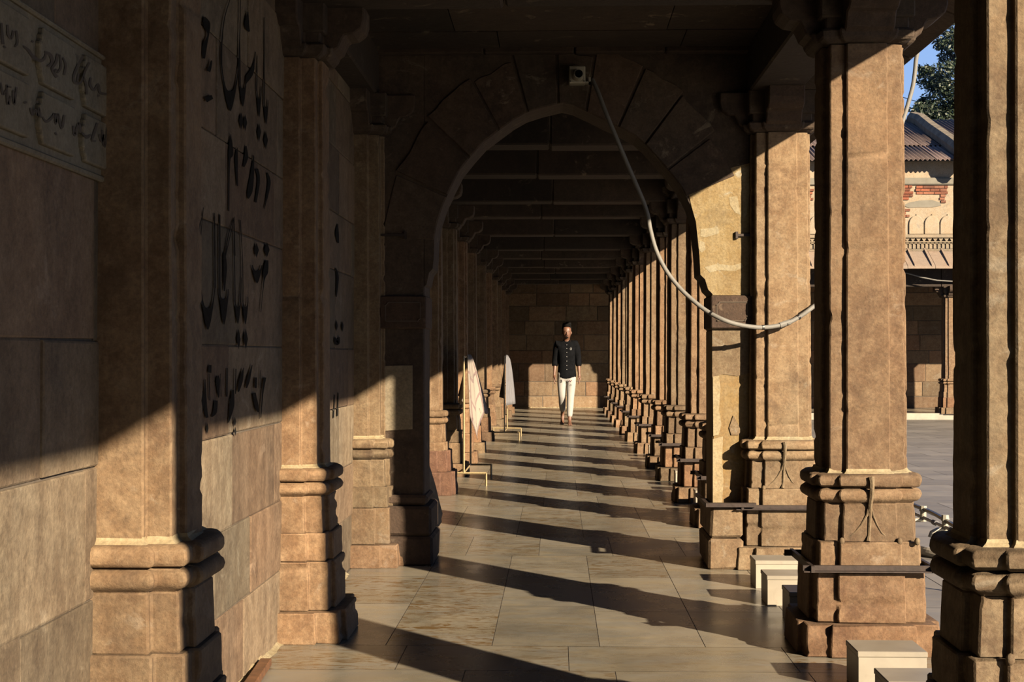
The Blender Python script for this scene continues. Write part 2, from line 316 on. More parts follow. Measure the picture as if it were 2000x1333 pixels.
def pillar(name, xc, yc, label, cat, group, seed, lod=0, iron=True, ornament=True, base_mat=None, blocks=False, cap_arm=True, ztop=ZT, only_base=False):
    st = (0.017, 0.05, 0.16)[lod]; rnd = random.Random(seed); t = rnd.uniform(0.3, 0.75); hu = rnd.random() * 0.5
    T = thing(name, (xc, yc, 0), label, cat, group)
    mb = MB(); loft(mb, xc, yc, zs(0.722, ztop, 0.004, -0.004, st), seed, 0.004, t, hu)
    mb.build('shaft', M['pillar'], T, bevel=0.005 if lod < 2 else 0, smooth=True)
    if lod == 0:
        mb = MB(); loft(mb, xc, yc, [(0.7225, .022), (0.727, .016), (0.733, .008), (0.742, .004)], seed + 9, .006, .5, 0, .02); mb.build('mortar_joint', M['panel_pale'], T)
    # base: four courses, torus and slab
    mb = MB(); t2 = lambda: min(1, max(0, t + rnd.uniform(-.38, .3)))
    loft(mb, xc, yc, zs(0, 0.128, 0.118, 0.11, st), seed + 1, 0.007, t2(), rnd.random() * .6, 0.02)
    loft(mb, xc, yc, zs(0.13, 0.333, 0.066, 0.062, st), seed + 2, 0.006, t2(), rnd.random() * .9, 0.02)
    loft(mb, xc, yc, zs(0.335, 0.452, 0.052, 0.050, st), seed + 3, 0.005, t2(), hu)
    loft(mb, xc, yc, zs(0.45, 0.606, 0.034, 0.028, st), seed + 4, 0.004, t2(), hu)
    pr = [(0.60, 0.020), (0.61, 0.030)] + [(0.638 - 0.024 * math.cos(a), 0.034 + 0.022 * math.sin(a)) for a in (0.5, 1.0, 1.57, 2.14, 2.64)] + [(0.664, 0.030), (0.668, 0.022)]
    loft(mb, xc, yc, pr, seed + 5, 0.004, t2(), hu)
    loft(mb, xc, yc, [(0.668, 0.034), (0.674, 0.052), (0.69, 0.056), (0.708, 0.055), (0.719, 0.047), (0.724, 0.03)], seed + 6, 0.005, t2(), hu, 0.012)
    b = mb.build('base', base_mat or M['pillar'], T, bevel=0.006 if lod < 2 else 0, smooth=True)
    if only_base: pass
    # capital
    mb = MB()
    loft(mb, xc, yc, [(ztop, 0.012), (ztop + 0.015, 0.035), (ztop + 0.05, 0.045), (ztop + 0.055, 0.02), (ztop + 0.11, 0.02)], seed + 7, 0.003, 0.45, 0.1)
    if cap_arm:
        for k in range(4):
            an = k * math.pi / 2; ca, sa = math.cos(an), math.sin(an)
            poly = [(0.15, 0.0), (0.20, 0.005), (0.235, 0.03), (0.25, 0.065), (0.262, 0.085), (0.30, 0.09), (0.335, 0.115), (0.345, 0.15), (0.345, 0.215), (0.15, 0.215)]
            def fn(p, e, ca=ca, sa=sa):
                w = -0.10 if e == 0 else 0.10
                return (xc + ca * p[0] - sa * w, yc + sa * p[0] + ca * w, ztop + 0.02 + p[1])
            mb.prism(poly, fn, 0.4, 0.2)
        mb.box((xc - 0.19, yc - 0.19, ztop + 0.1), (xc + 0.19, yc + 0.19, ztop + 0.235), 0.4)
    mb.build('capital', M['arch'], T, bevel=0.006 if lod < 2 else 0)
    if iron:
        mb = MB(); r = PC + 0.068; z0, z1, w = 0.336, 0.358, 0.014
        for (ax, sgn) in ((0, -1), (0, 1), (1, -1), (1, 1)):
            ex = r + 0.035
            if ax == 0:
                y = yc + sgn * r; mb.box((xc - ex, y - w / 2, z0), (xc + ex, y + w / 2, z1 + 0.004)); mb.box((xc - ex, y - (0.03 if sgn < 0 else 0), z0 + 0.001), (xc + ex, y + (0.03 if sgn > 0 else 0), z0 + 0.006))
            else:
                x = xc + sgn * r; mb.box((x - w / 2, yc - ex, z0 + 0.001), (x + w / 2, yc + ex, z1 + 0.005))
        mb.build('iron_band', M['iron'], T)
    if ornament and lod < 2:
        mb = MB(); yf = yc - PC - 0.03
        if lod == 0 or True:
            def rib(pts, rr): mb.tube([(xc + x, yf + dy, z) for x, dy, z in pts], rr, 6)
            rib([(0, -0.03, 0.715), (0.002, -0.034, 0.69), (0, -0.032, 0.64), (0.0, -0.006, 0.60), (0.0, -0.003, 0.55), (-0.004, -0.004, 0.48), (-0.01, -0.014, 0.455)], [0.013, 0.010, 0.010, 0.009, 0.007, 0.006, 0.009])
            rib([(-0.003, -0.003, 0.60), (-0.012, -0.003, 0.56), (-0.035, -0.003, 0.52), (-0.06, -0.003, 0.49), (-0.085, -0.002, 0.47)], [0.005, 0.005, 0.004, 0.003, 0.002])
            rib([(0.003, -0.003, 0.60), (0.012, -0.003, 0.56), (0.028, -0.003, 0.52), (0.045, -0.003, 0.49), (0.06, -0.002, 0.475)], [0.004, 0.004, 0.003, 0.003, 0.002])
            for ex in (-0.115, 0.115, 0.185):
                mb.ball((xc + ex, yf - 0.012, 0.455), (0.012, 0.012, 0.016), 8, 5)
        mb.build('carved_ornament', M['pillar'], T, smooth=True)
    return T

# ------------------------------------------------------------------ structure
XW = -1.16           # left wall face
YE = 34.1            # end wall face
YA, YB = 8.55, 8.91  # arch screen front and back
ZC = 2.96            # ceiling
XO = 1.60            # outer edge of the raised floor
ZG = -0.12           # courtyard level
rA = random.Random(11)
# floor of marble slabs
mb = MB()
cols = [-1.16, -0.71, -0.27, 0.175, 0.61, 1.06, 1.60]
def slab(x0, x1, y0, y1, z=0.0, g=0.0018, vein=None, tone=None):
    mb.add([(x0 + g, y0 + g, z), (x1 - g, y0 + g, z), (x1 - g, y1 - g, z), (x0 + g, y1 - g, z)], [(0, 1, 2, 3)], rA.random() if tone is None else tone, (rA.random() ** 1.6) if vein is None else vein)
rows = [-5, -4.1, -3.2, -2.3, -1.4, -.5, .4, 1.3, 2.2, 3.1, 3.9, 4.75, 5.66, 6.14, 8.05]
y = 8.05
while y < 33.6: y += rA.uniform(0.62, 1.15); rows.append(y)
rows[-1] = YE + 0.6
for i in range(len(rows) - 1):
    y0, y1 = rows[i], rows[i + 1]
    if abs(y0 - 5.66) < .01:       # one narrow course of long slabs
        for x0, x1 in ((-1.16, -0.62), (-0.62, 0.045), (0.045, 0.92), (0.92, 1.6)): slab(x0, x1, y0, y1)
        continue
    if abs(y0 - 4.75) < .01:
        for x0, x1, t in ((-1.16, -0.35, .8), (-0.35, 0.22, .5), (0.22, 0.95, .4), (0.95, 1.6, .6)): slab(x0, x1, y0, y1)
        continue
    for k in range(len(cols) - 1):
        dx = 0 if y0 < 8.0 else (0 if i % 3 else 0.16)
        a = cols[k] + (dx if k else 0); b = cols[k + 1] + (dx if k < len(cols) - 2 else 0)
        if abs(y0 - 6.14) < .01:
            sp = (7.17, 7.17, 7.12, 6.98, 6.98, 7.3)[k]
            slab(a, b, y0, sp, vein=(0.1, 1.0, .2, .1, .15, .1)[k]); slab(a, b, sp, y1, vein=(1.0, 0.85, .05, .1, .1, .1)[k])
        elif y1 - y0 > 0.9 and rA.random() < .5:
            s = rA.uniform(.4, .6) * (y1 - y0) + y0; slab(a, b, y0, s); slab(a, b, s, y1)
        else: slab(a, b, y0, y1)
fl = struct(mb.build('floor', M['floor']))
mb = MB(); mb.box((-1.5, -5, -0.3), (XO - 0.004, 31.0, -0.0012)); mb.box((-1.5, 31.0, -0.3), (14.5, YE + .6, -0.0012)); mb.build('floor_bed', M['joint'], fl)
# end arcade floor (same level, runs along the far side of the courtyard)
mb = MB()
x = XO
while x < 14.4:
    x1 = min(x + 0.9, 14.5); slab(x, x1, 30.95, 32.3); slab(x, x1, 32.3, YE + .5); x = x1
mb.build('arcade_floor_slabs', M['floor'], fl)
mb = MB(); mb.box((XO, 30.82, ZG), (14.5, 30.97, 0.012)); mb.box((XO - 0.002, -5, ZG), (XO + 0.05, 30.97, -0.001)); mb.build('kerb', M['white_marble'], fl)
# courtyard
mb = MB(); yy = -12.0; i = 0
while yy < 31:
    xx = XO - (0.3 if i % 2 else 0.0)
    h = 0.62
    while xx < 16:
        slab(max(xx, XO - .05), xx + 0.9, yy, yy + h, z=ZG, g=0.003); xx += 0.9
    yy += h; i += 1
yg = struct(mb.build('courtyard_ground', M['yard']))
mb = MB(); mb.box((XO - .05, -12, ZG - .3), (16.8, 31, ZG - 0.002)); mb.build('ground_bed', M['joint'], yg)

# left wall: coursed ashlar
mb = MB()
def courses(seq): return seq
def wall_skip(a, b, z0, z1): return False
crs = [0.30, 0.29, 0.33, 0.318, 0.41, 0.30, 0.34, 0.33, 0.34]   # joints at 1.238 near the eye line
masonry(mb, (XW, -5, 0), (0, 1, 0), (0, 0, 1), (1, 0, 0), 5 + YA, crs, (0.55, 1.15), 0.004, 0.003, 0.005, 0.25, rnd=random.Random(5))
masonry(mb, (XW, YB, 0), (0, 1, 0), (0, 0, 1), (1, 0, 0), YE - YB, crs, (0.6, 1.3), 0.005, 0.004, 0.006, 0.25, rnd=random.Random(6))
wl = struct(mb.build('wall_left', M['wall']))
mb = MB(); mb.box((XW - 0.5, -5, 0), (XW - 0.008, YE + .6, ZC + 0.3)); mb.build('wall_core', M['mortar'], wl)
# end wall
mb = MB()
crs2 = [0.27, 0.33, 0.42, 0.3, 0.36, 0.32, 0.34, 0.3, 0.33]
masonry(mb, (XW, YE, 0), (1, 0, 0), (0, 0, 1), (0, -1, 0), 15.6, crs2, (0.45, 0.95), 0.012, 0.006, 0.01, 0.3, rnd=random.Random(8))
we = struct(mb.build('wall_end', M['end_wall']))
mb = MB(); mb.box((XW - .5, YE + 0.008, 0), (14.5, YE + 0.5, ZC + 0.3)); mb.build('wall_core', M['mortar'], we)
rm = random.Random(55)
def crust(pts, parent):
    mb = MB(); vs = []
    for k, (p, nrm) in enumerate(pts):
        w = .012 + .03 * abs(noise.noise(Vector((k * .37, 1, 2)))) + .012 * rm.random(); h = .010 + .03 * abs(noise.noise(Vector((k * .23, 5, 2))))
        vs += [Vector(p) + Vector(nrm) * w, Vector(p) + Vector(nrm) * w * .4 + Vector((0, 0, h * .5)), Vector(p) + Vector((0, 0, h))]
    fs = [(3 * k + j, 3 * k + 3 + j, 3 * k + 4 + j, 3 * k + 1 + j) for k in range(len(pts) - 1) for j in (0, 1)]
    mb.add(vs, fs); return mb.build('mortar_crust', M['panel_pale'], parent)
crust([((XW + .001, -1 + k * .035, 0.0005), (1, 0, 0)) for k in range(int(9.2 / .035))], wl)
crust([((XW + k * .03, YE - .002, 0.0005), (0, -1, 0)) for k in range(80)], we)
# unseen walls added behind the camera to keep out daylight
mb = MB(); masonry(mb, (1.5, -5, 0), (-1, 0, 0), (0, 0, 1), (0, 1, 0), 2.7, crs2, (0.5, 0.9), rnd=random.Random(9)); mb.box((-1.3, -5.3, 0), (1.5, -5.01, ZC))
struct(mb.build('light_block_back', M['wall']))
mb = MB(); masonry(mb, (1.3, -1.25, 0), (0, -1, 0), (0, 0, 1), (-1, 0, 0), 3.8, crs2, (0.5, 0.9), rnd=random.Random(10)); mb.box((1.31, -5.3, 0), (1.6, -1.25, ZC + .1))  # unseen closing wall added to lower ambient light on the stone fronts
struct(mb.build('light_block_right', M['wall']))

YR = [-1.05, 1.42, 3.892, 6.212, 8.60, 10.61, 12.35, 14.47, 16.07, 18.47, 21.0, 22.85, 25.1, 26.9, 29.0, 31.0]  # pillar row centres
# ceiling slabs
mb = MB(); y = -5.0; rC = random.Random(3)
while y < YE + .4:
    h = rC.uniform(0.5, 0.9); x = -1.4
    while x < 1.5:
        w = rC.uniform(0.7, 1.2); d = rC.uniform(0, 0.012)
        mb.box((x + .003, y + .003, ZC + d), (min(x + w, 1.5) - .003, y + h - .003, ZC + .16), rC.random(), 0.2); x += w
    y += h
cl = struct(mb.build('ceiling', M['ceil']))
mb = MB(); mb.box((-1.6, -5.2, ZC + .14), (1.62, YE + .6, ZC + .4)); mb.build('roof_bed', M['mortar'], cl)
# beams
n = 0
def trim(m, mat='ceil', **k):
    global n; n += 1; return struct(m.build('trim_%d' % n, M[mat], **k))
mb = MB()
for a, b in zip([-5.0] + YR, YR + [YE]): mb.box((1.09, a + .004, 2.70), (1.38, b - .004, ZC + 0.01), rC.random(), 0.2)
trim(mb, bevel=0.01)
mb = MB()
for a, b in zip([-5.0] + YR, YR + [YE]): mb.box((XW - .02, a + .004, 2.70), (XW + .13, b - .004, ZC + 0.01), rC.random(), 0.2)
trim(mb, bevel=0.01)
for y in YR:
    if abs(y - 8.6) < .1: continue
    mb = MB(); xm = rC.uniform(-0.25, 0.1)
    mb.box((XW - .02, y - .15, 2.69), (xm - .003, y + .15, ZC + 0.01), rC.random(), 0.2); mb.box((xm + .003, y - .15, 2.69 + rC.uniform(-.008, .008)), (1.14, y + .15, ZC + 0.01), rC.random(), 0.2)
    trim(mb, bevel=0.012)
# eave: sloping stone slabs over the courtyard edge
def chajja(name, p0, p1, axis, a0, a1, th, w, mat, parent=None, rib=False):
    """sloping slabs from p0 to p1 in the (out, z) plane, repeated along axis"""
    mb = MB(); s = a0; r = random.Random(4)
    while s < a1 - .01:
        e = min(s + w * r.uniform(.9, 1.1), a1); dz = r.uniform(-.004, .004)
        poly = [(p0[0], p0[1] + dz), (p1[0], p1[1] + dz), (p1[0], p1[1] + th + dz), (p0[0], p0[1] + th + dz)]
        mb.prism(poly, (lambda p, k, s=s, e=e: (p[0], (s + .004, e - .004)[k], p[1])) if axis == 'y' else (lambda p, k, s=s, e=e: ((s + .004, e - .004)[k], p[0], p[1])), r.random(), .2)
        s = e
    return mb
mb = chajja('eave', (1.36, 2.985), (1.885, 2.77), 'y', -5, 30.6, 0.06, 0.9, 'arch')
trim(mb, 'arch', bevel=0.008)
mb = MB(); mb.box((1.36, -5, 3.0), (1.5, 30.6, 3.45)); trim(mb, 'cream')

# ------------------------------------------------------------------ the stone arch screen
ARCH = thing('stone_arch', (0.05, 8.73, 0), 'dark sandstone arch screen spanning the passage between both pillar rows', 'arch')
def A2(px, py): p = PY(px, py, YA); return (p.x, p.z)
left_px = [(829, 560), (833, 556), (838, 533), (845, 525), (847, 506), (848.5, 465), (854, 435), (865, 401), (880, 368), (897, 334), (921, 304), (944, 278), (972, 257), (1000, 236), (1026, 221), (1060, 210), (1098, 201)]
right_px = [(1120, 206), (1150, 220), (1180, 235), (1212, 250), (1243, 267), (1262, 284), (1279, 303), (1306, 334), (1331, 366), (1349, 402), (1358, 433), (1361.5, 465), (1365, 500), (1367, 537), (1376, 546), (1382, 566), (1391, 575)]
cont = [A2(*p) for p in left_px + right_px]
XL, XR = cont[0][0], cont[-1][0]
X0, X1 = XW - .05, 1.16
def thick(mb, quads, y0=YA, y1=YB, tone=.5):
    for q in quads:
        mb.prism(q, lambda p, k: (p[0], (y0, y1)[k], p[1]), tone)
mb = MB()
# one continuous skin: front, back, soffit
vs = []; fs = []; ZTp = ZC + 0.01
pts = [(X0, None)] + cont + [(X1, None)]
for y in (YA, YB):
    for (x, z) in cont: vs.append((x, y, z))
    for (x, z) in cont: vs.append((x, y, ZTp))
k = len(cont)
for i in range(k - 1):
    fs += [(i, i + 1, k + i + 1, k + i), (2 * k + i, 3 * k + i, 3 * k + i + 1, 2 * k + i + 1), (i, 2 * k + i, 2 * k + i + 1, i + 1)]
mb.add(vs, fs, 0.35, 0.1)
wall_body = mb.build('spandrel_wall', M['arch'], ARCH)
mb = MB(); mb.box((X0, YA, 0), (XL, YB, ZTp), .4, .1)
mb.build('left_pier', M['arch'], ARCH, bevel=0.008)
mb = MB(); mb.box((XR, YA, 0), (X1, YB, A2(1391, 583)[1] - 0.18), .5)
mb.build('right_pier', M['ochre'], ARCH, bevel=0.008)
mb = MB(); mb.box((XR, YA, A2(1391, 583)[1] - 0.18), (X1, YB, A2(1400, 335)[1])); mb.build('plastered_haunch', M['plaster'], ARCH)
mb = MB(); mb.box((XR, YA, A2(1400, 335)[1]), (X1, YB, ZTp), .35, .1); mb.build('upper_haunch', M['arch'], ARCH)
# plaster on the right flank, its top outline shaped to the sun's lit edge
def skin(name, poly, mat, d=0.004, th=0.02, tone=.5, parent=ARCH):
    mb = MB(); mb.prism(poly, lambda p, k: (p[0], (YA - d, YA + th)[k], p[1]), tone); return mb.build(name, mat, parent)
rc = [p for p in right_px if 366 <= p[1] <= 575]
skin('sunlit_haunch_plaster', [A2(1468, 318), A2(1400, 335), A2(1345, 378)] + [A2(x + 1, y) for x, y in rc[1:]] + [A2(1391, 577), A2(1468, 577)], M['plaster'], 0.005)
# voussoirs: wedge blocks in one ring
CX, CZ = A2(1104, 486)
mb = MB(); rv = random.Random(21)
ring = [A2(*p) for p in left_px[4:] + right_px[:-4]]
angs = [math.atan2(z - CZ, x - CX) for x, z in ring]
angs = [a + 2 * math.pi if a < -1.5 else a for a in angs]
def inner(a):
    for i in range(len(ring) - 1):
        if (angs[i] - a) * (angs[i + 1] - a) <= 0 and angs[i] != angs[i + 1]:
            t = (a - angs[i]) / (angs[i + 1] - angs[i]); return Vector((ring[i][0] + (ring[i + 1][0] - ring[i][0]) * t, ring[i][1] + (ring[i + 1][1] - ring[i][1]) * t))
    return Vector(ring[0] if a > 1.5 else ring[-1])
cuts = [3.08, 2.72, 2.38, 2.08, 1.84, 1.62, 1.42, 1.16, 0.92, 0.66, 0.40]
for i in range(len(cuts) - 1):
    a0, a1 = cuts[i] - .007, cuts[i + 1] + .007; m_ = 5; ins = []; outs = []
    R = rv.uniform(0.30, 0.40)
    for j in range(m_ + 1):
        a = a0 + (a1 - a0) * j / m_; p = inner(a); d = Vector((math.cos(a), math.sin(a))); ins.append(p + d * .002); outs.append(p + d * R)
    # straight outer edge, clipped under the top
    outs = [outs[0].lerp(outs[-1], j / m_) + Vector((rv.uniform(-.008, .008), rv.uniform(-.008, .008))) for j in range(m_ + 1)]
    outs = [Vector((max(min(p.x, 1.09), -1.0), min(p.y, ZTp - .02))) for p in outs]
    dd = rv.uniform(0.007, 0.016)
    mb.prism([tuple(p) for p in ins] + [tuple(p) for p in outs[::-1]], lambda p, k, dd=dd: (p[0], (YA - dd, YB - .01)[k], p[1]), rv.uniform(.15, .8), rv.random() * .28)
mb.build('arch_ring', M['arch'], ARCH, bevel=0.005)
# ashlar courses in the spandrels
mb = MB(); ov = MB()
def sk(a, b, z0, z1):
    for (x, z) in ((X0 + a, z0), (X0 + b, z0), (X0 + (a + b) / 2, z0), (X0 + a, z1), (X0 + b, z1)):
        d = Vector((x - CX, z - CZ))
        if z < CZ: 
            if -1.0 < x < 1.0: return True
        elif d.length < (inner(math.atan2(d.y, d.x)) - Vector((CX, CZ))).length + 0.36: return True
    return False
for side in (0, 1):
    mb = MB()
    masonry(mb, (X0, YA, 0), (1, 0, 0), (0, 0, 1), (0, -1, 0), X1 - X0, [0.38, .3, .3, .36, .3, .3, .33, .18, .22, .27], (0.16, 0.42), 0.008, 0.003, 0.006, 0.4, skip=lambda a, b, z0, z1: z0 < 1.5 or sk(a, b, z0, z1) or ((X0 + a > .06) != bool(side)), rnd=random.Random(2), depth=0.0)
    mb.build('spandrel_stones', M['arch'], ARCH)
# lintel line above the arch
mb = MB()
for a, b in ((X0, -.42), (-.42, .1), (.1, .62), (.62, 1.16)): mb.box((a + .003, YA - 0.06 - random.uniform(0, .008), 2.935), (b - .003, YA + .1, ZC + .02), random.random() * .5, .2)
mb.build('lintel', M['arch'], ARCH, bevel=0.008)
# lower plinths of the two piers
mb = MB()
for z0, z1, o in ((0, 0.17, .06), (0.17, 0.34, .05)):
    mb.box((X0, YA - .10, z0), (XL + o, YB + .04, z1), random.random(), .3, 0.006)
mb.box((X0, YA - .06, 0.34), (XL + .022, YB + .02, 0.40), .4, .2, .006)
mb.build('left_plinth', M['arch'], ARCH, bevel=0.015)
mb = MB()
mb.box((XR - .04, YA - .2, 0.0), (X1 - .12, YB + .04, 0.175), .6, .2, .006); mb.box((XR - .03, YA - .19, 0.177), (X1 - .12, YB + .03, 0.352), .7, .1, .006)
mb.build('right_plinth', M['pillar'], ARCH, bevel=0.014)
mb = MB(); mb.box((XR - .06, YA - .23, 0.354), (X1 - .05, YA - .19, 0.376)); mb.box((XR - .06, YA - .22, 0.354), (XR - .04, YB + .05, 0.375)); mb.build('iron_band', M['iron'], ARCH)
# impost blocks; dark bars paint the shade of a sunk cartouche
for nm, xa, xb in (('impost_block', XL - .255, XL + .012), ('impost_block', XR - .01, XR + .23)):
    mb = MB(); z0, z1 = A2(1400, 642)[1], A2(1400, 578)[1]
    mb.box((xa, YA - .035, z0), (xb, YB + .03, z1), .3, .5)
    o = mb.build(nm, M['arch'], ARCH, bevel=0.006)
    mb = MB(); cx0, cx1, cz0, cz1 = xa + .03, xb - .03, z0 + .04, z1 - .035; yq = YA - .038
    def bar(a, b, c, d): mb.box((a, yq, b), (c, yq + .01, d))
    bar(cx0, cz0, cx1 - .02, cz0 + .006); bar(cx0 + .02, cz1 - .006, cx1, cz1); bar(cx0, cz0, cx0 + .006, cz1 - .02); bar(cx1 - .006, cz0 + .02, cx1, cz1)
    mb.tube([(cx0, yq, cz1 - .02), (cx0 + .012, yq, cz1 - .012), (cx0 + .02, yq, cz1)], .004, 6); mb.tube([(cx1, yq, cz0 + .02), (cx1 - .012, yq, cz0 + .012), (cx1 - .02, yq, cz0)], .004, 6)
    mb.build('sunk_border_shade', M['carving_shade'], o)
skin('red_render', [A2(1391, 643), A2(1467, 643), A2(1467, 728), A2(1440, 735), A2(1412, 731), A2(1391, 738)], M['pillar'], .004)
skin('cream_drip', [A2(1392, 736), A2(1404, 734), A2(1407, 760), A2(1404, 800), A2(1409, 830), A2(1403, 850), A2(1393, 852)], M['panel_pale'], .006)
skin('cream_drip', [A2(1392, 858), A2(1412, 853), A2(1410, 900), A2(1413, 940), A2(1410, 983), A2(1392, 983)], M['panel_pale'], .007)
skin('brown_scuff', [A2(1424, 836), A2(1432, 812), A2(1440, 826), A2(1447, 842), A2(1442, 850), A2(1428, 850)], M['pillar'], .007)
for P_ in ([(1448, 330), (1462, 326), (1464, 372), (1458, 420), (1452, 428), (1450, 380)], [(1424, 385), (1440, 384), (1444, 408), (1446, 420), (1436, 416), (1426, 402)], [(1368, 448), (1402, 444), (1404, 456), (1378, 464), (1368, 462)], [(1366, 470), (1376, 474), (1378, 488), (1370, 494), (1365, 488)], [(1376, 522), (1400, 516), (1430, 519), (1448, 514), (1452, 522), (1436, 530), (1404, 528), (1386, 533)]):
    skin('pale_lime_patch', [A2(*q) for q in P_], M['panel_pale'], .0062)
# smooth repair patch on the left pier
a, b = A2(748, 842), A2(806, 714)
skin('plaster_patch', [(a[0], a[1]), (b[0], a[1] + .01), (b[0], b[1]), (a[0] + .004, b[1] - .004)], M['panel'], .008)
# iron cramps across the joints
for px0, px1, py in ((738, 795, 460), (1436, 1484, 460)):
    p, q = A2(px0, py), A2(px1, py); mb = MB(); z = p[1]
    mb.box((p[0], YA - .022, z - .007), (q[0], YA - .006, z + .007)); mb.box((p[0], YA - .024, z - .02), (p[0] + .014, YA, z + .02)); mb.box((q[0] - .014, YA - .024, z - .022), (q[0], YA, z + .022))
    mb.build('iron_cramp', M['iron'], ARCH)

# ------------------------------------------------------------------ pillar rows
ordw = ['first', 'second', 'third', 'fourth', 'fifth', 'sixth', 'seventh', 'eighth', 'ninth', 'tenth', 'eleventh']
XRs = {2: 1.224, 3: 1.256, 4: 1.275}
for i, y in enumerate(YR):
    xc = XRs.get(i, 1.245)
    if i == 0: lab = 'sandstone pillar of the open side, standing behind the camera position'
    elif i == 1: lab = 'sandstone pillar of the open side, level with the camera and outside the frame'
    elif i == 2: lab = 'nearest sandstone pillar, half dark, cut off by the right edge of the photo'
    elif i == 3: lab = 'tall sunlit sandstone pillar behind the nearest marble block, grey conduit passing behind it'
    elif i == 4: lab = 'sunlit sandstone pillar built against the right pier of the arch, hanging conduit across it'
    elif i < 15: lab = '%s sunlit sandstone pillar beyond the arch in the right row, counted from the arch' % ordw[i - 5]
    else: lab = 'corner sandstone pillar where the right row meets the far courtyard arcade'
    pillar('stone_pillar', xc, y, lab, 'pillar', 'pillars of the right row', 100 + i * 7, 0 if i in (2, 3, 4) else (1 if i < 9 else 2), iron=(i not in (2,)), ornament=i in (2, 3, 4), ztop=ZT)
YL = list(YR)
for i, y in enumerate(YL):
    if i < 1: continue
    xc = {2: -1.13, 3: -1.172, 4: -1.165}.get(i, -1.175)
    yy = {4: 8.62, 3: 6.42, 6: 12.95, 7: 14.9, 8: 16.6}.get(i, y)
    if i == 1: lab = 'wall pilaster behind the camera position'
    elif i == 2: lab = 'nearest wall pilaster on the left, its moulded base in front of the painted wall'
    elif i == 3: lab = 'left wall pilaster between the painted wall and the arch, ochre stained base'
    elif i == 4: lab = 'low sunlit pilaster built into the left pier of the arch'
    elif i == 6: lab = 'left wall pilaster with a pinkish red base, just beyond the arch'
    elif i == 5: lab = 'left wall pilaster just behind the arch pier, mostly hidden by it'
    elif i < 15: lab = '%s left wall pilaster beyond the arch, counted from the arch' % ordw[i - 5]
    else: lab = 'last left wall pilaster beside the far end wall'
    T = pillar('wall_pilaster', xc, yy, lab, 'pilaster', 'pilasters of the left wall', 400 + i * 7, 0 if i in (2, 3, 4) else (1 if i < 9 else 2), iron=False, ornament=False, ztop=ZT)
    if i == 6:
        mb = MB(); loft(mb, xc, yy, zs(0, 0.20, 0.128, 0.122, .05), 77, .006, .5, .5); loft(mb, xc, yy, zs(0.20, 0.38, 0.085, 0.078, .05), 78, .006, .6, .5)
        mb.build('red_stone_courses', M['red'], T, bevel=.006, smooth=True)

# ------------------------------------------------------------------ far arcade and building across the courtyard
YF = 31.0
B = thing('courtyard_building', (7.6, YF, 0), 'plastered building over the far arcade, exposed red brick patches, corrugated roof', 'building')
def ZB(py, Y=YF): return PY(1800, py, Y).z
def XB(px, Y=YF): return PY(px, 420, Y).x
zE0, zE1, zF1, zG0, zG1, zR = ZB(525, 30.3), ZB(491, 30.95), ZB(462), ZB(362), ZB(346), ZB(316)
x0b, x1b = 1.62, 14.4
# colonnade front beam and arcade roof slab
mb = MB(); x = x0b
while x < x1b: mb.box((x + .004, YF - .14, 2.62), (min(x + 2.1, x1b) - .004, YF + .16, zE1 - .02), random.random(), .3); x += 2.1
mb.build('front_beam', M['ceil'], B, bevel=.01)
mb = MB(); mb.box((1.5, YF - .1, zE1 - .09), (x1b, YE + .5, zE1 + .05)); mb.build('arcade_ceiling', M['ceil'], B)
mb = chajja('e', (30.28, zE0), (30.98, zE1 - .015), 'x', x0b - .3, x1b, 0.055, 0.52, None); mb.build('stone_eave', M['eave'], B)
mb = MB(); x = x0b - .25; rr = random.Random(12)
while x < x1b:       # raised joint ribs on the eave
    mb.prism([(30.27, zE0 + .05), (30.95, zE1 + .035), (30.95, zE1 + .075), (30.27, zE0 + .08)], lambda p, k, x=x: (x + (0, .03)[k], p[0], p[1])); x += 0.345
mb.build('eave_rib', M['eave'], B)
# frieze: small upright leaves above a row of little niches
mb = MB(); mb.box((x0b, YF - .06, zE1), (x1b, YF + .3, zF1 - .17)); mb.box((x0b, YF - .12, zF1 - .035), (x1b, YF + .3, zF1 + .03)); mb.box((x0b, YF - .02, zF1 - .2), (x1b, YF + .3, zF1))
mb.box((x0b, YF - .11, zE1 + .005), (x1b, YF, zE1 + .035)); mb.box((x0b, YF - .10, zE1 + .185), (x1b, YF, zE1 + .205))
fz = mb.build('frieze', M['frieze'], B)
mb = MB(); x = x0b + .04; zn = zE1 + .045
while x < x1b - .05:
    mb.box((x, YF - .085, zn), (x + .035, YF - .05, zn + .13)); mb.box((x, YF - .085, zn + .11), (x + .085, YF - .05, zn + .135)); x += 0.085
mb.build('niche_row', M['frieze'], fz)
mb = MB(); x = x0b + .05
while x < x1b - .08:
    mb.prism([(x, zF1 - .045), (x + .05, zF1 - .125), (x + .10, zF1 - .045)], lambda p, k: (p[0], (YF - .085, YF - .01)[k], p[1])); x += .115
mb.build('leaf_row', M['frieze'], fz)
# plastered wall
mb = MB(); mb.box((x0b, YF + .06, zF1), (x1b, YF + .4, zG0)); wp = mb.build('plastered_wall', M['cream'], B)
def patch(name, pts, mat, d, parent=wp, Y=YF + .06):
    mb = MB(); w = [PY(a, b, Y) for a, b in pts]; mb.prism([(p.x, p.z) for p in w], lambda p, k: (p[0], (Y - d, Y + .02)[k], p[1])); return mb.build(name, mat, parent)
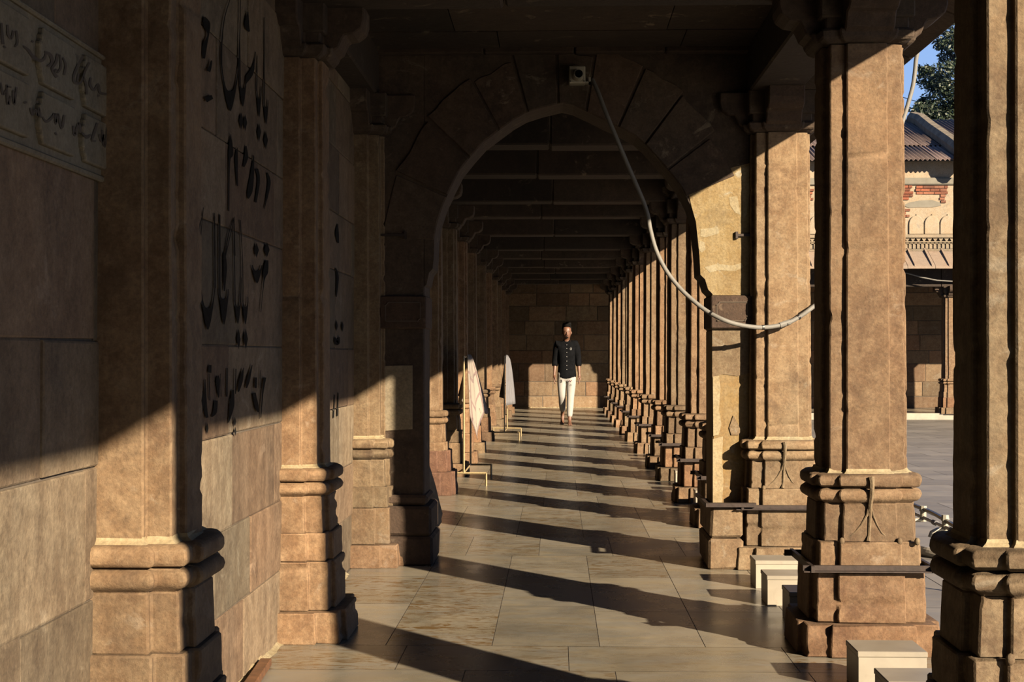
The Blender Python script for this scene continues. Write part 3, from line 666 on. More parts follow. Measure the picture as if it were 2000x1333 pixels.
# exposed brickwork: courses of bricks inside rough outlines
def bricks(regions, seed):
    mb = MB(); r = random.Random(seed); hh = .062
    for (pa, pb, rag) in regions:
        a, b = PY(pa[0], pa[1], YF + .06), PY(pb[0], pb[1], YF + .06); z = b.z; row = 0; xs0, xs1 = a.x, b.x
        while z < a.z:
            l0 = xs0 + r.uniform(0, rag); l1 = xs1 - r.uniform(0, rag) * (1.6 if row < 2 else .7); x = l0 - r.uniform(0, .1)
            while x < l1:
                w = r.uniform(.17, .24); e0, e1 = max(x, l0), min(x + w, l1)
                if e1 - e0 > .04: mb.box((e0 + .005, YF + .06 - .018 - r.uniform(0, .015), z + .006), (e1 - .005, YF + .075, z + hh - .007), r.random(), r.random())
                x += w
            z += hh; row += 1
    return mb
for q_, reg in enumerate([((1735, 365), (1787, 391), .10), ((1787, 366), (1852, 380), .03), ((1834, 379), (1852, 397), .10), ((1740, 399), (1763, 405), .06), ((1742, 412), (1785, 425), .15), ((1570, 372), (1592, 392), .05), ((1650, 380), (1700, 410), .1), ((1900, 370), (1980, 400), .12), ((2040, 380), (2100, 420), .12)]): bricks([reg], 5 + q_).build('exposed_brickwork', M['brick'], wp)
pts = [(1764, 402), (1775, 396), (1795, 392), (1820, 391), (1836, 396), (1838, 402), (1822, 405), (1795, 405), (1775, 406)]
patch('cement_patch', pts, M['grey_plaster'], .012)
# blind cusped arches, a row of raised panels with arched tops
for cx in (1595, 1625, 1656, 1687, 1718, 1789, 1819.5, 1850, 1881, 1912, 1943, 1974):
    c = PY(cx, 458, YF + .06); hw = 14.2 * YF / F; top = PY(cx, 418, YF + .06).z; H = top - c.z
    P = [(c.x + hw, c.z)] + [(c.x + hw * math.cos(math.pi * i / 14), c.z + H * .45 + H * .47 * math.sin(math.pi * i / 14)) for i in range(15)] + [(c.x - hw, c.z)]
    P.insert(8, (c.x, top)); P[8], P[9] = P[8], P[9]
    mb = MB(); mb.prism(P, lambda p, k: (p[0], (YF + .025, YF + .065)[k], p[1])); mb.build('blind_arch', M['cream'], wp, bevel=.01)
mb = MB(); mb.box((x0b, YF + .01, ZB(361)), (x1b, YF + .3, ZB(347))); mb.build('string_course', M['grey_plaster'], B, bevel=.02)
mb = MB(); mb.box((x0b, YF + .10, zG1 - .02), (x1b, YF + .4, zR + .02)); mb.build('upper_wall', M['cream'], B)
# corrugated roof, ridge on the left, stepped gable mortar
def roof(name, xa, xb, ya, za, yb, zb, mat, per=.095, amp=.02):
    mb = MB(); nx = int((xb - xa) / per * 6); vs = []
    for (y, z) in ((ya, za), ((ya + yb) / 2, (za + zb) / 2 + .004), (yb, zb)):
        for i in range(nx + 1): x = xa + (xb - xa) * i / nx; vs.append((x, y, z + amp * math.sin(2 * math.pi * (x - xa) / per)))
    fs = [(r * (nx + 1) + i, r * (nx + 1) + i + 1, (r + 1) * (nx + 1) + i + 1, (r + 1) * (nx + 1) + i) for r in range(2) for i in range(nx)]
    mb.add(vs, fs, random.random()); o = mb.build(name, mat, B, smooth=True)
    s = o.modifiers.new('th', 'SOLIDIFY'); s.thickness = .01; return o
yR0, yR1 = 30.72, 35.8
zr0, zr1 = ZB(313, yR0), PY(1780, 236, yR1).z
ym = yR0 + (yR1 - yR0) * .30; zm = zr0 + (zr1 - zr0) * .30; ym2 = yR0 + (yR1 - yR0) * .42; zm2 = zr0 + (zr1 - zr0) * .42
xg = PY(1783, 240, 33).x
for xa, xb in ((1.8, 3.7), (3.66, 5.4), (5.36, 6.62), (6.58, 7.84), (7.80, 9.4), (9.36, 11.2)):
    a = random.uniform(-.03, .03)
    roof('roof_sheet', xa, xb, yR0 + a, zr0, ym2, zm2, M['tin']); roof('roof_sheet', xa + .05, xb + .04, ym, zm + .03, yR1, zr1 + .02, M['tin'])
mb = MB(); w = [PY(1775, 245, 35.6), PY(1784, 231, 35.5), PY(1800, 236, 34.9), PY(1822, 254, 33.6), PY(1842, 268, 32.6), PY(1862, 282, 31.6), PY(1892, 306, 30.5)]
mb.tube(w, [.10, .16, .17, .17, .17, .17, .16], 8); mb.tube([p + Vector((0.02, 0, -.14)) for p in w], .13, 8); mb.build('gable_ridge', M['ridge'], B)
mb = MB(); mb.prism([(yR0 + .5, zR), (yR1, zR), (yR1, zr1 - .1), (yR0 + .5, zr0 + .02)], lambda p, k: ((1.85, 2.1)[k], p[0], p[1]))
mb.box((1.8, 35.6, 3.2), (12, 35.9, zr1 - .05)); mb.build('rear_wall', M['cream'], B)
# pillars of the far arcade
for i, x in enumerate((3.72, 5.9, 8.16, 10.42, 12.5)):
    lab = ['sandstone pillar of the far arcade, next to the corner pillar', 'sandstone pillar of the far arcade hidden behind the big sunlit pillar', 'sandstone pillar of the far arcade, seen in the gap beside the nearest pillar', 'sandstone pillar of the far arcade, right of the visible gap', 'last sandstone pillar of the far arcade, far right'][i]
    pillar('stone_pillar', x, YF + .05, lab, 'pillar', 'pillars of the far arcade', 800 + i, 2, iron=False, ornament=False, ztop=2.40)
pillar('stone_pillar', 1.63, YF + .05, 'sandstone pillar paired with the corner pillar at the far end of the passage', 'pillar', 'pillars of the far arcade', 850, 2, iron=False, ornament=False, ztop=2.40, cap_arm=False)
mb = MB(); mb.tube([PY(1745, 528, 30.6), PY(1775, 535, 30.6), PY(1800, 542, 30.6), PY(1830, 548, 30.6), PY(1862, 550, 30.6), PY(1900, 549, 30.6)], .014, 6)
tag(mb.build('cable', M['conduit']), 'thin pale cable slung below the eave of the far arcade', 'cable')

# ------------------------------------------------------------------ tree behind the roofs
rt = random.Random(31)
T = thing('tree', (12.6, 46, ZG), 'dark green tree rising behind the corrugated roof', 'tree')
mb = MB(); mb.tube([(12.6, 46, ZG), (12.5, 46, 3), (12.7, 46.1, 6), (12.5, 46, 9), (12.7, 46, 12)], [.35, .3, .24, .16, .06], 8)
lobes = []
for (px, py, r) in ((1800, 215, 22), (1815, 222, 26), (1840, 195, 34), (1815, 150, 26), (1845, 145, 32), (1806, 238, 12), (1850, 235, 30), (1838, 85, 15), (1856, 75, 24), (1856, 110, 22), (1808, 200, 16), (1798, 208, 12), (1806, 138, 14), (1828, 215, 24), (1826, 165, 22), (1840, 170, 20), (1818, 238, 14), (1875, 160, 55), (1880, 90, 40), (1885, 230, 50), (1900, 40, 50), (1925, 130, 70), (1940, 230, 60), (1960, 60, 60), (1990, 180, 60), (1835, 255, 20), (1870, 270, 34)):
    p = PY(px, py, 46 + rt.uniform(-1, 1)); lobes.append((p, r * 46 / F))
    c0 = Vector((12.6, 46, max(4, p.z - 1.5))); mb.tube([c0, (c0 + p) / 2 + Vector((0, 0, .2)), p], [.09, .06, .02], 5)
mb.build('trunk', M['bark'], T)
mb = MB()
for p, r in lobes:
    for k in range(int(420 * (r / .5) ** 1.6) + 120):
        d = Vector((rt.gauss(0, 1), rt.gauss(0, 1), rt.gauss(0, 1))).normalized() * r * rt.uniform(.25, 1.12) ** .6
        q = p + Vector((d.x, d.y, d.z * .8)); 
        ax = Vector((rt.gauss(0, 1), rt.gauss(0, 1), rt.gauss(-.4, .6))).normalized(); bx = ax.orthogonal().normalized(); bx = Matrix.Rotation(rt.uniform(0, 6.28), 3, ax) @ bx
        L, w = rt.uniform(.09, .17), rt.uniform(.02, .04)
        mb.add([q, q + ax * L * .5 + bx * w, q + ax * L, q + ax * L * .5 - bx * w], [(0, 1, 2, 3)], rt.random())
o = mb.build('foliage', M['leaf'], T); o['kind'] = 'stuff'
mb = MB(); mb.tube([PY(1700, 172, 45.5), PY(1750, 186, 45.6), PY(1795, 200, 45.8), PY(1850, 212, 46)], .012, 5); tag(mb.build('overhead_wire', M['black_plastic']), 'thin dark wire crossing the patch of blue sky', 'wire')

# ------------------------------------------------------------------ security camera, hanging conduit, eave conduit
T = thing('security_camera', tuple(PY(1128, 148, 8.4)), 'small pale square security camera mounted over the crown of the arch', 'camera')
def Q(px, py, Y=8.46): return PY(px, py, Y)
a, b = Q(1111, 166, 8.5), Q(1143, 132, 8.5)
mb = MB(); mb.box((a.x, 8.44, a.z), (b.x, 8.53, b.z)); mb.build('mounting_box', M['cream_plastic'], T, bevel=.006)
c = Q(1128, 149); mb = MB(); mb.tube([(c.x, 8.45, c.z), (c.x + .003, 8.40, c.z - .003), (c.x + .006, 8.34, c.z - .008)], [.034, .030, .027], 20); mb.build('camera_barrel', M['cream_plastic'], T, smooth=True)
mb = MB(); mb.tube([(c.x + .006, 8.345, c.z - .008), (c.x + .006, 8.335, c.z - .009)], .022, 20); mb.build('lens', M['lens'], T)
mb = MB()
for dx in (.008, b.x - a.x - .008): mb = MB(); mb.tube([(a.x + dx, 8.442, a.z + .01), (a.x + dx, 8.434, a.z + .01)], .004, 8); mb.build('screw', M['iron'], T)
a, b = Q(1141, 162), Q(1154, 151); mb = MB(); mb.box((a.x, 8.46, a.z), (b.x, 8.52, a.z + .008)); mb.box((b.x - .012, 8.46, a.z), (b.x, 8.52, b.z)); mb.build('side_bracket', M['cream_plastic'], T)
def smooth_path(P, k=5):
    out = []; P = [Vector(p) for p in P]
    for i in range(len(P) - 1):
        p0, p1, p2, p3 = P[max(i - 1, 0)], P[i], P[i + 1], P[min(i + 2, len(P) - 1)]
        for j in range(k):
            t = j / k; out.append(.5 * ((2 * p1) + (p2 - p0) * t + (2 * p0 - 5 * p1 + 4 * p2 - p3) * t * t + (3 * p1 - p0 - 3 * p2 + p3) * t ** 3))
    return out + [P[-1]]
cp = [(1157, 156, 8.50), (1168, 180, 8.45), (1184, 222, 8.40), (1204, 270, 8.38), (1224, 318, 8.38), (1243, 362, 8.38), (1258, 398, 8.38), (1266, 425, 8.37), (1270, 448, 8.36), (1281, 488, 8.35), (1300, 527, 8.34), (1325, 560, 8.33), (1352, 586, 8.31), (1382, 609, 8.29), (1415, 626, 8.26), (1450, 636, 8.29), (1490, 640, 8.32), (1530, 634, 8.35), (1560, 620, 8.38), (1588, 600, 8.405), (1606, 586, 8.55), (1625, 565, 8.62), (1665, 500, 8.64), (1705, 410, 8.65), (1735, 325, 8.66), (1750, 280, 8.66), (1759, 250, 8.7), (1768, 222, 8.72), (1775, 198, 8.73), (1783, 168, 8.74), (1787, 140, 8.75), (1789, 118, 8.75), (1792, 100, 8.75), (1790, 84, 8.75), (1778, 74, 8.75), (1755, 72, 8.75)]
pp = smooth_path([PY(*q) for q in cp])
T = thing('hanging_conduit', tuple(pp[0]), 'long grey conduit hanging in a loop from the security camera, rising again to the eave', 'conduit')
mb = MB(); mb.tube(pp, .0125, 10); mb.build('conduit_tube', M['conduit'], T, smooth=True)
mb = MB()
for f_ in (13.2, 16.1, 17.2, 18.1):
    i = int(f_ * 5); mb = MB(); d = (pp[i + 1] - pp[i - 1]).normalized(); mb.tube([pp[i] - d * .006, pp[i] + d * .006], .015, 10); mb.build('tape_ring', M['black_plastic'], T)
i = 84; mb = MB(); mb.tube([pp[i], pp[i + 3]], .016, 10); mb.build('joint_sleeve', M['conduit'], T)

# ------------------------------------------------------------------ white marble block seats between the pillars
seats = [(5.33, 'white marble block on the floor, nearest fully visible one before the big sunlit pillar'), (4.84, 'white marble block cut by the bottom edge beside the nearest pillar'),
         (6.66, 'narrow strip of white marble block showing left of the big sunlit pillar base'), (7.15, 'white marble block behind the big sunlit pillar, middle of three'), (7.68, 'white marble block closest to the right pier of the arch'),
         (4.35, 'white marble block below the frame at the nearest pillar')]
def seat(x, y, w, d, h, lab):
    T = thing('marble_block', (x + w / 2, y + d / 2, 0), lab, 'stone seat', 'white marble block seats')
    mb = MB(); mb.box((x + .006, y + .006, 0), (x + w - .006, y + d - .006, h - .02), .75, 0); mb.build('block_body', M['white_marble'], T, bevel=.002)
    mb = MB(); mb.box((x + .003, y + .003, h - .021), (x + w - .003, y + d - .003, h), .45, .3); mb.build('top_slab', M['white_marble'], T, bevel=.003)
for y, lab in seats:
    x = {6.66: 1.03, 7.15: 1.0, 7.68: 1.015}.get(y, 1.066); seat(x, y, .255, .225, .145, lab)
bay = ['second', 'third', 'fourth', 'fifth', 'sixth', 'seventh']
for k, (ya, yb) in enumerate(zip(YR[5:11], YR[6:12])):
    s = (yb - ya)
    seat(1.08, ya + s * .38, .25, .2, .14, 'small marble block, nearer one after the %s right pillar beyond the arch' % ordw[k])
    seat(1.08, ya + s * .62, .25, .2, .14, 'small marble block, farther one after the %s right pillar beyond the arch' % ordw[k])

# ------------------------------------------------------------------ water taps in the courtyard
T = thing('tap_pipe', (2.35, 9.6, ZG), 'pale plastic water pipe with taps standing in the courtyard, black hose along it', 'water pipe')
mb = MB(); xp = 2.35
mb.tube([(xp, 8.0, .16), (xp, 13.0, .16)], .011, 10)
for y in (8.2, 10.4, 12.8): mb.tube([(xp, y, ZG), (xp, y, .16)], .012, 8)
mb.build('water_pipe', M['white'], T)
for ya_, yb_ in ((9.28, 9.36), (8.9, 8.95)): mb = MB(); mb.tube([(xp, ya_, .16), (xp, yb_, .16)], .017, 10); mb.build('metal_coupling', M['grey_cloth'], T)
mb = MB(); mb.tube(smooth_path([(xp + .02, 13, .22), (xp, 11, .235), (xp, 10, .215), (xp + .01, 9.4, .21), (xp, 8.8, .19), (xp, 8.0, .17)]), .014, 8); mb.build('black_hose', M['black_plastic'], T)
for k, y in enumerate((8.55, 9.08, 9.62, 10.3, 11.1)):
    mb = MB(); mb.tube([(xp, y, .135), (xp, y, .20)], .020, 12); mb.tube([(xp, y, .145), (xp - .05, y - .01, .145), (xp - .085, y - .015, .13), (xp - .095, y - .015, .10)], [.015, .014, .013, .014], 10)
    t = mb.build('tap', M['cream_plastic'], T, smooth=True)
    mb = MB(); mb.tube([(xp, y, .20), (xp, y, .235)], [.026, .022], 8); mb.build('tap_knob', M['cream_plastic'], t)
mb = MB(); mb.tube(smooth_path([PY(1740, 1082, 9.9), PY(1790, 1084, 9.9), PY(1815, 1088, 9.8), PY(1845, 1098, 9.7), PY(1885, 1120, 9.5)]), .035, 12); o = mb.build('drain_pipe', M['white_marble'])
for v in o.data.vertices: v.co.z += (ZG + .035 - PY(1815, 1088, 9.8).z)
tag(o, 'thick white drain pipe lying on the courtyard paving below the taps', 'pipe')

# ------------------------------------------------------------------ brown plank by the left wall
a, b = PY(505, 1302, 5.66), PY(440, 1350, 5.25)
mb = MB(); a = Vector((-1.125, 5.72, 0)); b = Vector((-1.09, 5.1, 0)); d = (b - a).normalized(); s = Vector((d.y, -d.x, 0)) * .022
mb.add([a - s, a + s, b + s, b - s] + [p + Vector((0, 0, .03)) for p in (a - s, a + s, b + s, b - s)], [(0, 1, 2, 3), (4, 5, 6, 7), (0, 1, 5, 4), (1, 2, 6, 5), (2, 3, 7, 6), (3, 0, 4, 7)])
tag(mb.build('wooden_plank', M['wood'], bevel=.003), 'short brown wooden plank lying on the floor against the left wall', 'plank')

# ------------------------------------------------------------------ brass cloth stands and the cloths on them
def stand(x, y0, y1, label, hw=(.105, .31)):
    T = thing('cloth_stand', (x, (y0 + y1) / 2, 0), label, 'clothes stand'); r = .0095; h = .118
    for y in (y0, y1):
        mb = MB(); sq = lambda p, q: mb.tube([p, q], r, 4)
        sq((x - .21, y, h), (x + .21, y, h)); mb.build('foot_bar', M['gold'], T)
        for sx_ in (-1, 1):
            mb = MB(); sq((x + sx_ * .205, y, 0), (x + sx_ * .205, y, h)); mb.build('leg', M['gold'], T)
        mb = MB(); sq((x, y, h), (x, y, 1.195 if y == y0 else 1.19)); mb.build('post', M['gold'], T)
    mb = MB(); mb.tube([(x, y0, 1.19), (x, y1, 1.19)], r, 4); mb.build('top_rail', M['gold'], T)
    mb = MB(); mb.tube([(x, y0, h), (x, y1, h)], r, 4); mb.build('lower_rail', M['gold'], T)
    return T
stand(-.858, 13.65, 14.73, 'brass tube cloth stand nearer to the arch, checked scarf hanging on it')
stand(-.742, 20.95, 22.1, 'brass tube cloth stand farther down the passage, grey cloth hanging on it')
def drape(name, mat, xfn, yfn, label, nu=22, nv=26, th=.004):
    """sheet: u along the rail, v from one lower hem over the rail to the other"""
    me = bpy.data.meshes.new(name); vs = []; uv = []
    for j in range(nv + 1):
        for i in range(nu + 1):
            u, v = i / nu, j / nv; vs.append(xfn(u, v)); uv.append((u, v))
    fs = [(j * (nu + 1) + i, j * (nu + 1) + i + 1, (j + 1) * (nu + 1) + i + 1, (j + 1) * (nu + 1) + i) for j in range(nv) for i in range(nu)]
    me.from_pydata(vs, [], fs); ul = me.uv_layers.new(name='UVMap')
    for l in me.loops: ul.data[l.index].uv = uv[l.vertex_index]
    for p in me.polygons: p.use_smooth = True
    me.materials.append(mat); o = bpy.data.objects.new(name, me); C.objects.link(o)
    s = o.modifiers.new('th', 'SOLIDIFY'); s.thickness = th
    return tag(o, label, 'cloth')
def scarf(u, v):
    # v 0..0.5 left short flap, 0.5 rail, 0.5..1 right long flap
    y = 14.0 + u * .55; x0 = -.858; zt = 1.207
    if v < .5:
        s = (0.5 - v) * 2; L = .36 + .12 * math.sin(u * 2.4 + .4); k = s
        return (x0 - .012 - k * (.01 + .09 * u) - .012 * math.sin(u * 19) * s, y - .04 * s * math.sin(u * 5), zt - L * s)
    s = (v - .5) * 2; L = .52 + .30 * math.exp(-((u - .42) / .22) ** 2) + .06 * math.exp(-((u - .95) / .12) ** 2)
    x = x0 + .012 + s ** .75 * (.005 + .165 * u) + .014 * math.sin(u * 17 + s * 2) * s ** .7
    return (x, y + .05 * s * math.sin(u * 7), zt - L * s)
drape('scarf', M['scarf'], scarf, None, 'cream checked scarf with dark markings draped over the nearer brass stand')
def shawl(u, v):
    y = 21.2 + u * .75; x0 = -.742; zt = 1.207
    if v < .5:
        s = (.5 - v) * 2; return (x0 - .012 - .10 * s ** 1.1 * u - .008 * math.sin(u * 25) * s, y, zt - .62 * s)
    s = (v - .5) * 2; return (x0 + .012 + .115 * s ** .5 * u + .006 * math.sin(u * 25) * s, y, zt - .72 * s)
drape('shawl', M['grey_cloth'], shawl, None, 'plain grey cloth draped over the farther brass stand')
# black cloth behind the left pier
def bagf(u, v):
    a = u * math.pi; z = .62 - v * .60; r = .03 + .055 * math.sin(min(1, v * 1.1) * math.pi * .55) ** 1.2
    return (-.955 + v * .12 + math.sin(a) * r * (1 + .25 * math.sin(v * 9)), 10.22 - math.cos(a) * r * 1.2 - v * .02, z - .01 * math.sin(u * 12))
def sack(name, label):
    mb = MB(); n = 14; prof = [(.64, .010, -.965), (.60, .022, -.96), (.52, .034, -.945), (.42, .048, -.925), (.30, .062, -.90), (.18, .068, -.875), (.10, .060, -.862), (.05, .05, -.858), (.02, .035, -.856), (.005, .02, -.856)]; vs = []
    for i, (z, r, x) in enumerate(prof):
        for k in range(n):
            a = 2 * math.pi * k / n; rr = r * (1 + .18 * math.sin(3 * a + i) + .1 * math.sin(5 * a + i * 2)); vs.append((x + rr * math.cos(a), 10.27 + rr * math.sin(a), z))
    fs = [(i * n + k, i * n + (k + 1) % n, (i + 1) * n + (k + 1) % n, (i + 1) * n + k) for i in range(len(prof) - 1) for k in range(n)]
    mb.add(vs, fs + [tuple(range(n)), tuple(len(vs) - n + k for k in range(n))]); return tag(mb.build(name, M['bag'], smooth=True), label, 'bag')
sack('cloth_bag', 'black cloth bag hanging down behind the left pier of the arch')

# ------------------------------------------------------------------ writing on the left wall
def WALLP(px, py): p = PX(px, py, XW + 0.006); return p
def stroke(mb, pts, ox, oy, sc, X=XW + .0045, d=.002, sub=6):
    """calligraphy stroke given as (x, y, width) in reading order; laid on the wall plane"""
    P = smooth_path([(ox + x / sc, oy + y / sc, w / sc) for x, y, w in pts], sub) if len(pts) > 2 else [Vector((ox + x / sc, oy + y / sc, w / sc)) for x, y, w in pts]
    L = []; Rr = []
    for i, p in enumerate(P):
        t = (P[min(i + 1, len(P) - 1)] - P[max(i - 1, 0)]); t = Vector((t.x, t.y)).normalized(); nn = Vector((-t.y, t.x)) * max(p.z, .3) / 2
        L.append(PX(p.x + nn.x, p.y + nn.y, X + d)); Rr.append(PX(p.x - nn.x, p.y - nn.y, X + d))
    n = len(P); vs = L + Rr; fs = [(i, i + 1, n + i + 1, n + i) for i in range(n - 1)]; mb.add(vs, fs)
def diamond(mb, x, y, w, h, ox, oy, sc, X=XW + .0045, d=.002):
    mb.add([PX(ox + a / sc, oy + b / sc, X + d) for a, b in ((x, y - h / 2), (x + w / 2, y), (x, y + h / 2), (x - w / 2, y))], [(0, 1, 2, 3)])
def bowl(mb, xl, xr, yt, yi, yo, w, ox, oy, sc, X=XW + .0045, d=.002):
    n = 16; ins = []; out = []
    for k in range(n + 1):
        t = k / n; a = abs(2 * t - 1)
        ins.append(PX(ox + (xl + (xr - xl) * t) / sc, oy + (yi - (yi - yt) * a ** 3) / sc, X + d)); out.append(PX(ox + (xl - w + (xr - xl + 2 * w) * t) / sc, oy + (yo - (yo - yt) * a ** 1.7) / sc, X + d))
    mb.add(ins + out, [(k, k + 1, n + 2 + k, n + 1 + k) for k in range(n)])
mb = MB(); o2, s2 = (340, 0), 2.667
for b_ in ((250, 335, 330, 475, 580, 6), (345, 372, 430, 462, 555, 5), (434, 452, 470, 515, 612, 4), (471, 488, 540, 562, 648, 4)): bowl(mb, *b_, *o2, s2)
for b_ in ((35, 104, 430, 540, 652, 5), (135, 172, 470, 492, 626, 5), (213, 238, 505, 532, 622, 4), (254, 276, 505, 532, 624, 4), (303, 348, 315, 345, 410, 5)): bowl(mb, *b_, 380, 400, 2.665)
for st in [[(290, 0, 4), (262, 100, 5), (249, 220, 7), (247, 335, 8)], [(345, 0, 4), (343, 150, 5), (338, 335, 6)],
           [(342, 200, 4), (343, 400, 8), (344, 440, 6)], [(373, 436, 6), (378, 425, 12), (388, 400, 28), (405, 372, 22), (418, 320, 6), (425, 270, 3)],
           [(433, 290, 3), (431, 475, 6)], [(453, 476, 5), (456, 450, 3)], [(470, 90, 3), (469, 545, 6)], [(489, 545, 5), (489, 520, 3)],
           [(158, 88, 8), (170, 125, 36), (178, 180, 9), (160, 240, 24), (155, 305, 14)], [(195, 315, 8), (188, 350, 14), (178, 372, 24)], [(385, 60, 4), (380, 130, 24), (392, 165, 8)],
           [(295, 700, 3), (296, 800, 26), (288, 850, 8), (285, 1100, 6)], [(330, 770, 3), (325, 830, 16), (330, 970, 6)], [(375, 760, 5), (376, 820, 20), (362, 870, 10)],
           [(415, 810, 4), (408, 900, 18), (396, 990, 28), (386, 1035, 8)], [(430, 880, 16), (441, 940, 14), (425, 1055, 12)], [(485, 900, 8), (495, 960, 16), (470, 1090, 3)],
           [(155, 1080, 3), (135, 1180, 3)], [(210, 1110, 4), (212, 1333, 5)], [(240, 1120, 3), (240, 1333, 4)], [(315, 1130, 3), (268, 1333, 5)], [(313, 1140, 3), (318, 1333, 4)], [(165, 520, 30), (200, 505, 22)]]:
    stroke(mb, st, *o2, s2)
for x, y, w, h in ((443, 690, 20, 100), (478, 730, 22, 100), (350, 630, 24, 90), (371, 640, 20, 90)): diamond(mb, x, y, w, h, *o2, s2)
o8, s8 = (380, 400), 2.665
for st in [[(45, 30, 3), (31, 200, 4), (31, 435, 8)], [(107, 435, 7), (106, 250, 5), (105, 60, 4)],
           [(130, 50, 4), (132, 475, 7)], [(174, 475, 6), (175, 440, 4)], [(155, 250, 10), (160, 330, 18), (155, 450, 6)], [(205, 70, 3), (178, 150, 4), (160, 260, 6)],
           [(205, 70, 3), (210, 400, 5), (211, 508, 6)], [(239, 508, 5), (245, 380, 3)], [(238, 80, 4), (250, 300, 4), (252, 508, 5)], [(278, 508, 4), (278, 480, 3)],
           [(378, 290, 14), (370, 350, 26), (361, 400, 6), (345, 560, 3)],
           [(82, 835, 14), (78, 875, 20)], [(40, 970, 5), (40, 1020, 22), (30, 1100, 16), (18, 1145, 8)], [(55, 910, 4), (58, 1060, 16), (66, 1110, 14)], [(123, 890, 4), (122, 918, 22), (126, 1005, 5)],
           [(170, 850, 5), (168, 1000, 8)], [(215, 855, 5), (213, 985, 6)], [(255, 850, 3), (242, 915, 20), (228, 975, 8)], [(300, 835, 4), (280, 915, 16), (270, 955, 7)], [(345, 860, 3), (345, 955, 5)], [(320, 900, 12), (318, 955, 12)],
           [(367, 900, 14), (355, 980, 8), (345, 1110, 4)], [(200, 965, 12), (196, 1050, 20), (176, 1135, 6)], [(112, 1020, 18), (106, 1080, 20), (88, 1105, 6)], [(310, 980, 16), (325, 1055, 20), (332, 1080, 6)],
           [(20, 690, 3), (28, 760, 4), (18, 860, 3)], [(75, 880, 4), (80, 1020, 5)], [(135, 880, 3), (138, 1000, 4)], [(185, 1010, 6), (180, 1120, 5)]]:
    stroke(mb, st, *o8, s8)
for x, y, w, h in ((230, 700, 20, 110), (267, 700, 22, 110), (323, 237, 24, 80), (377, 235, 28, 80), (66, 1165, 14, 60), (210, 1130, 14, 50), (212, 1180, 12, 50)): diamond(mb, x, y, w, h, *o8, s8)
o = mb.build('painted_calligraphy', M['ink'], wl); o['label'] = 'tall black painted calligraphy strokes'
# faint marks on the stretch between the second pilaster and the arch
mb = MB()
for st in [[(745, 100, 4), (742, 150, 18), (748, 200, 8)], [(735, 330, 5), (745, 380, 12), (738, 480, 5)], [(730, 690, 4), (742, 720, 26), (755, 690, 5)], [(730, 990, 4), (724, 1110, 6)], [(748, 980, 4), (744, 1100, 8)]]: stroke(mb, st, *o8, s8)
diamond(mb, 740, 630, 12, 60, *o8, s8); diamond(mb, 770, 635, 12, 60, *o8, s8)
mb.build('painted_calligraphy', M['ink'], wl)

# carved inscription panel on the near left wall
T = thing('inscription_panel', (XW, 3.2, 1.65), 'carved marble panel with rows of calligraphy in cartouches, top left wall', 'panel')
zp0, zp1, yp0, yp1 = 1.645, 1.955, 2.0, 3.875
mb = MB(); mb.box((XW - .02, yp0, zp0), (XW + .006, yp1, zp1)); mb.build('panel_slab', M['panel'], T, bevel=.004)
mb = MB(); mb.box((XW, yp0, zp1 - .006), (XW + .016, yp1, zp1 + .006)); mb.box((XW, yp0, zp0 - .006), (XW + .014, yp1, zp0 + .01)); mb.build('panel_border', M['panel'], T, bevel=.004)
def cartouche(y0, y1, z0, z1, strokes, dots=()):
    cy, cz, hy, hz = (y0 + y1) / 2, (z0 + z1) / 2, (y1 - y0) / 2, (z1 - z0) / 2
    prof = [(-1, -.45), (-.93, -.5), (-.93, -.72), (-.86, -.78), (-.84, -1), (.84, -1), (.86, -.78), (.93, -.72), (.93, -.5), (1, -.45), (1, .45), (.93, .5), (.93, .72), (.86, .78), (.84, 1), (-.84, 1), (-.86, .78), (-.93, .72), (-.93, .5), (-1, .45)]
    P = [(cy + a * hy, cz + b * hz) for a, b in prof]
    mb = MB(); mb.prism(P, lambda p, k: ((XW + .002, XW + .019)[k], p[0], p[1])); c = mb.build('cartouche', M['panel'], T, bevel=.005, seg=2)
    mb = MB()
    for st in strokes: stroke(mb, st, 0, 0, 2.665, X=XW + .0195, d=.0012, sub=4)
    if strokes: mb.build('carved_letter_shade', M['carving_shade'], c)  # flat dark strokes stand in for shade in the carving
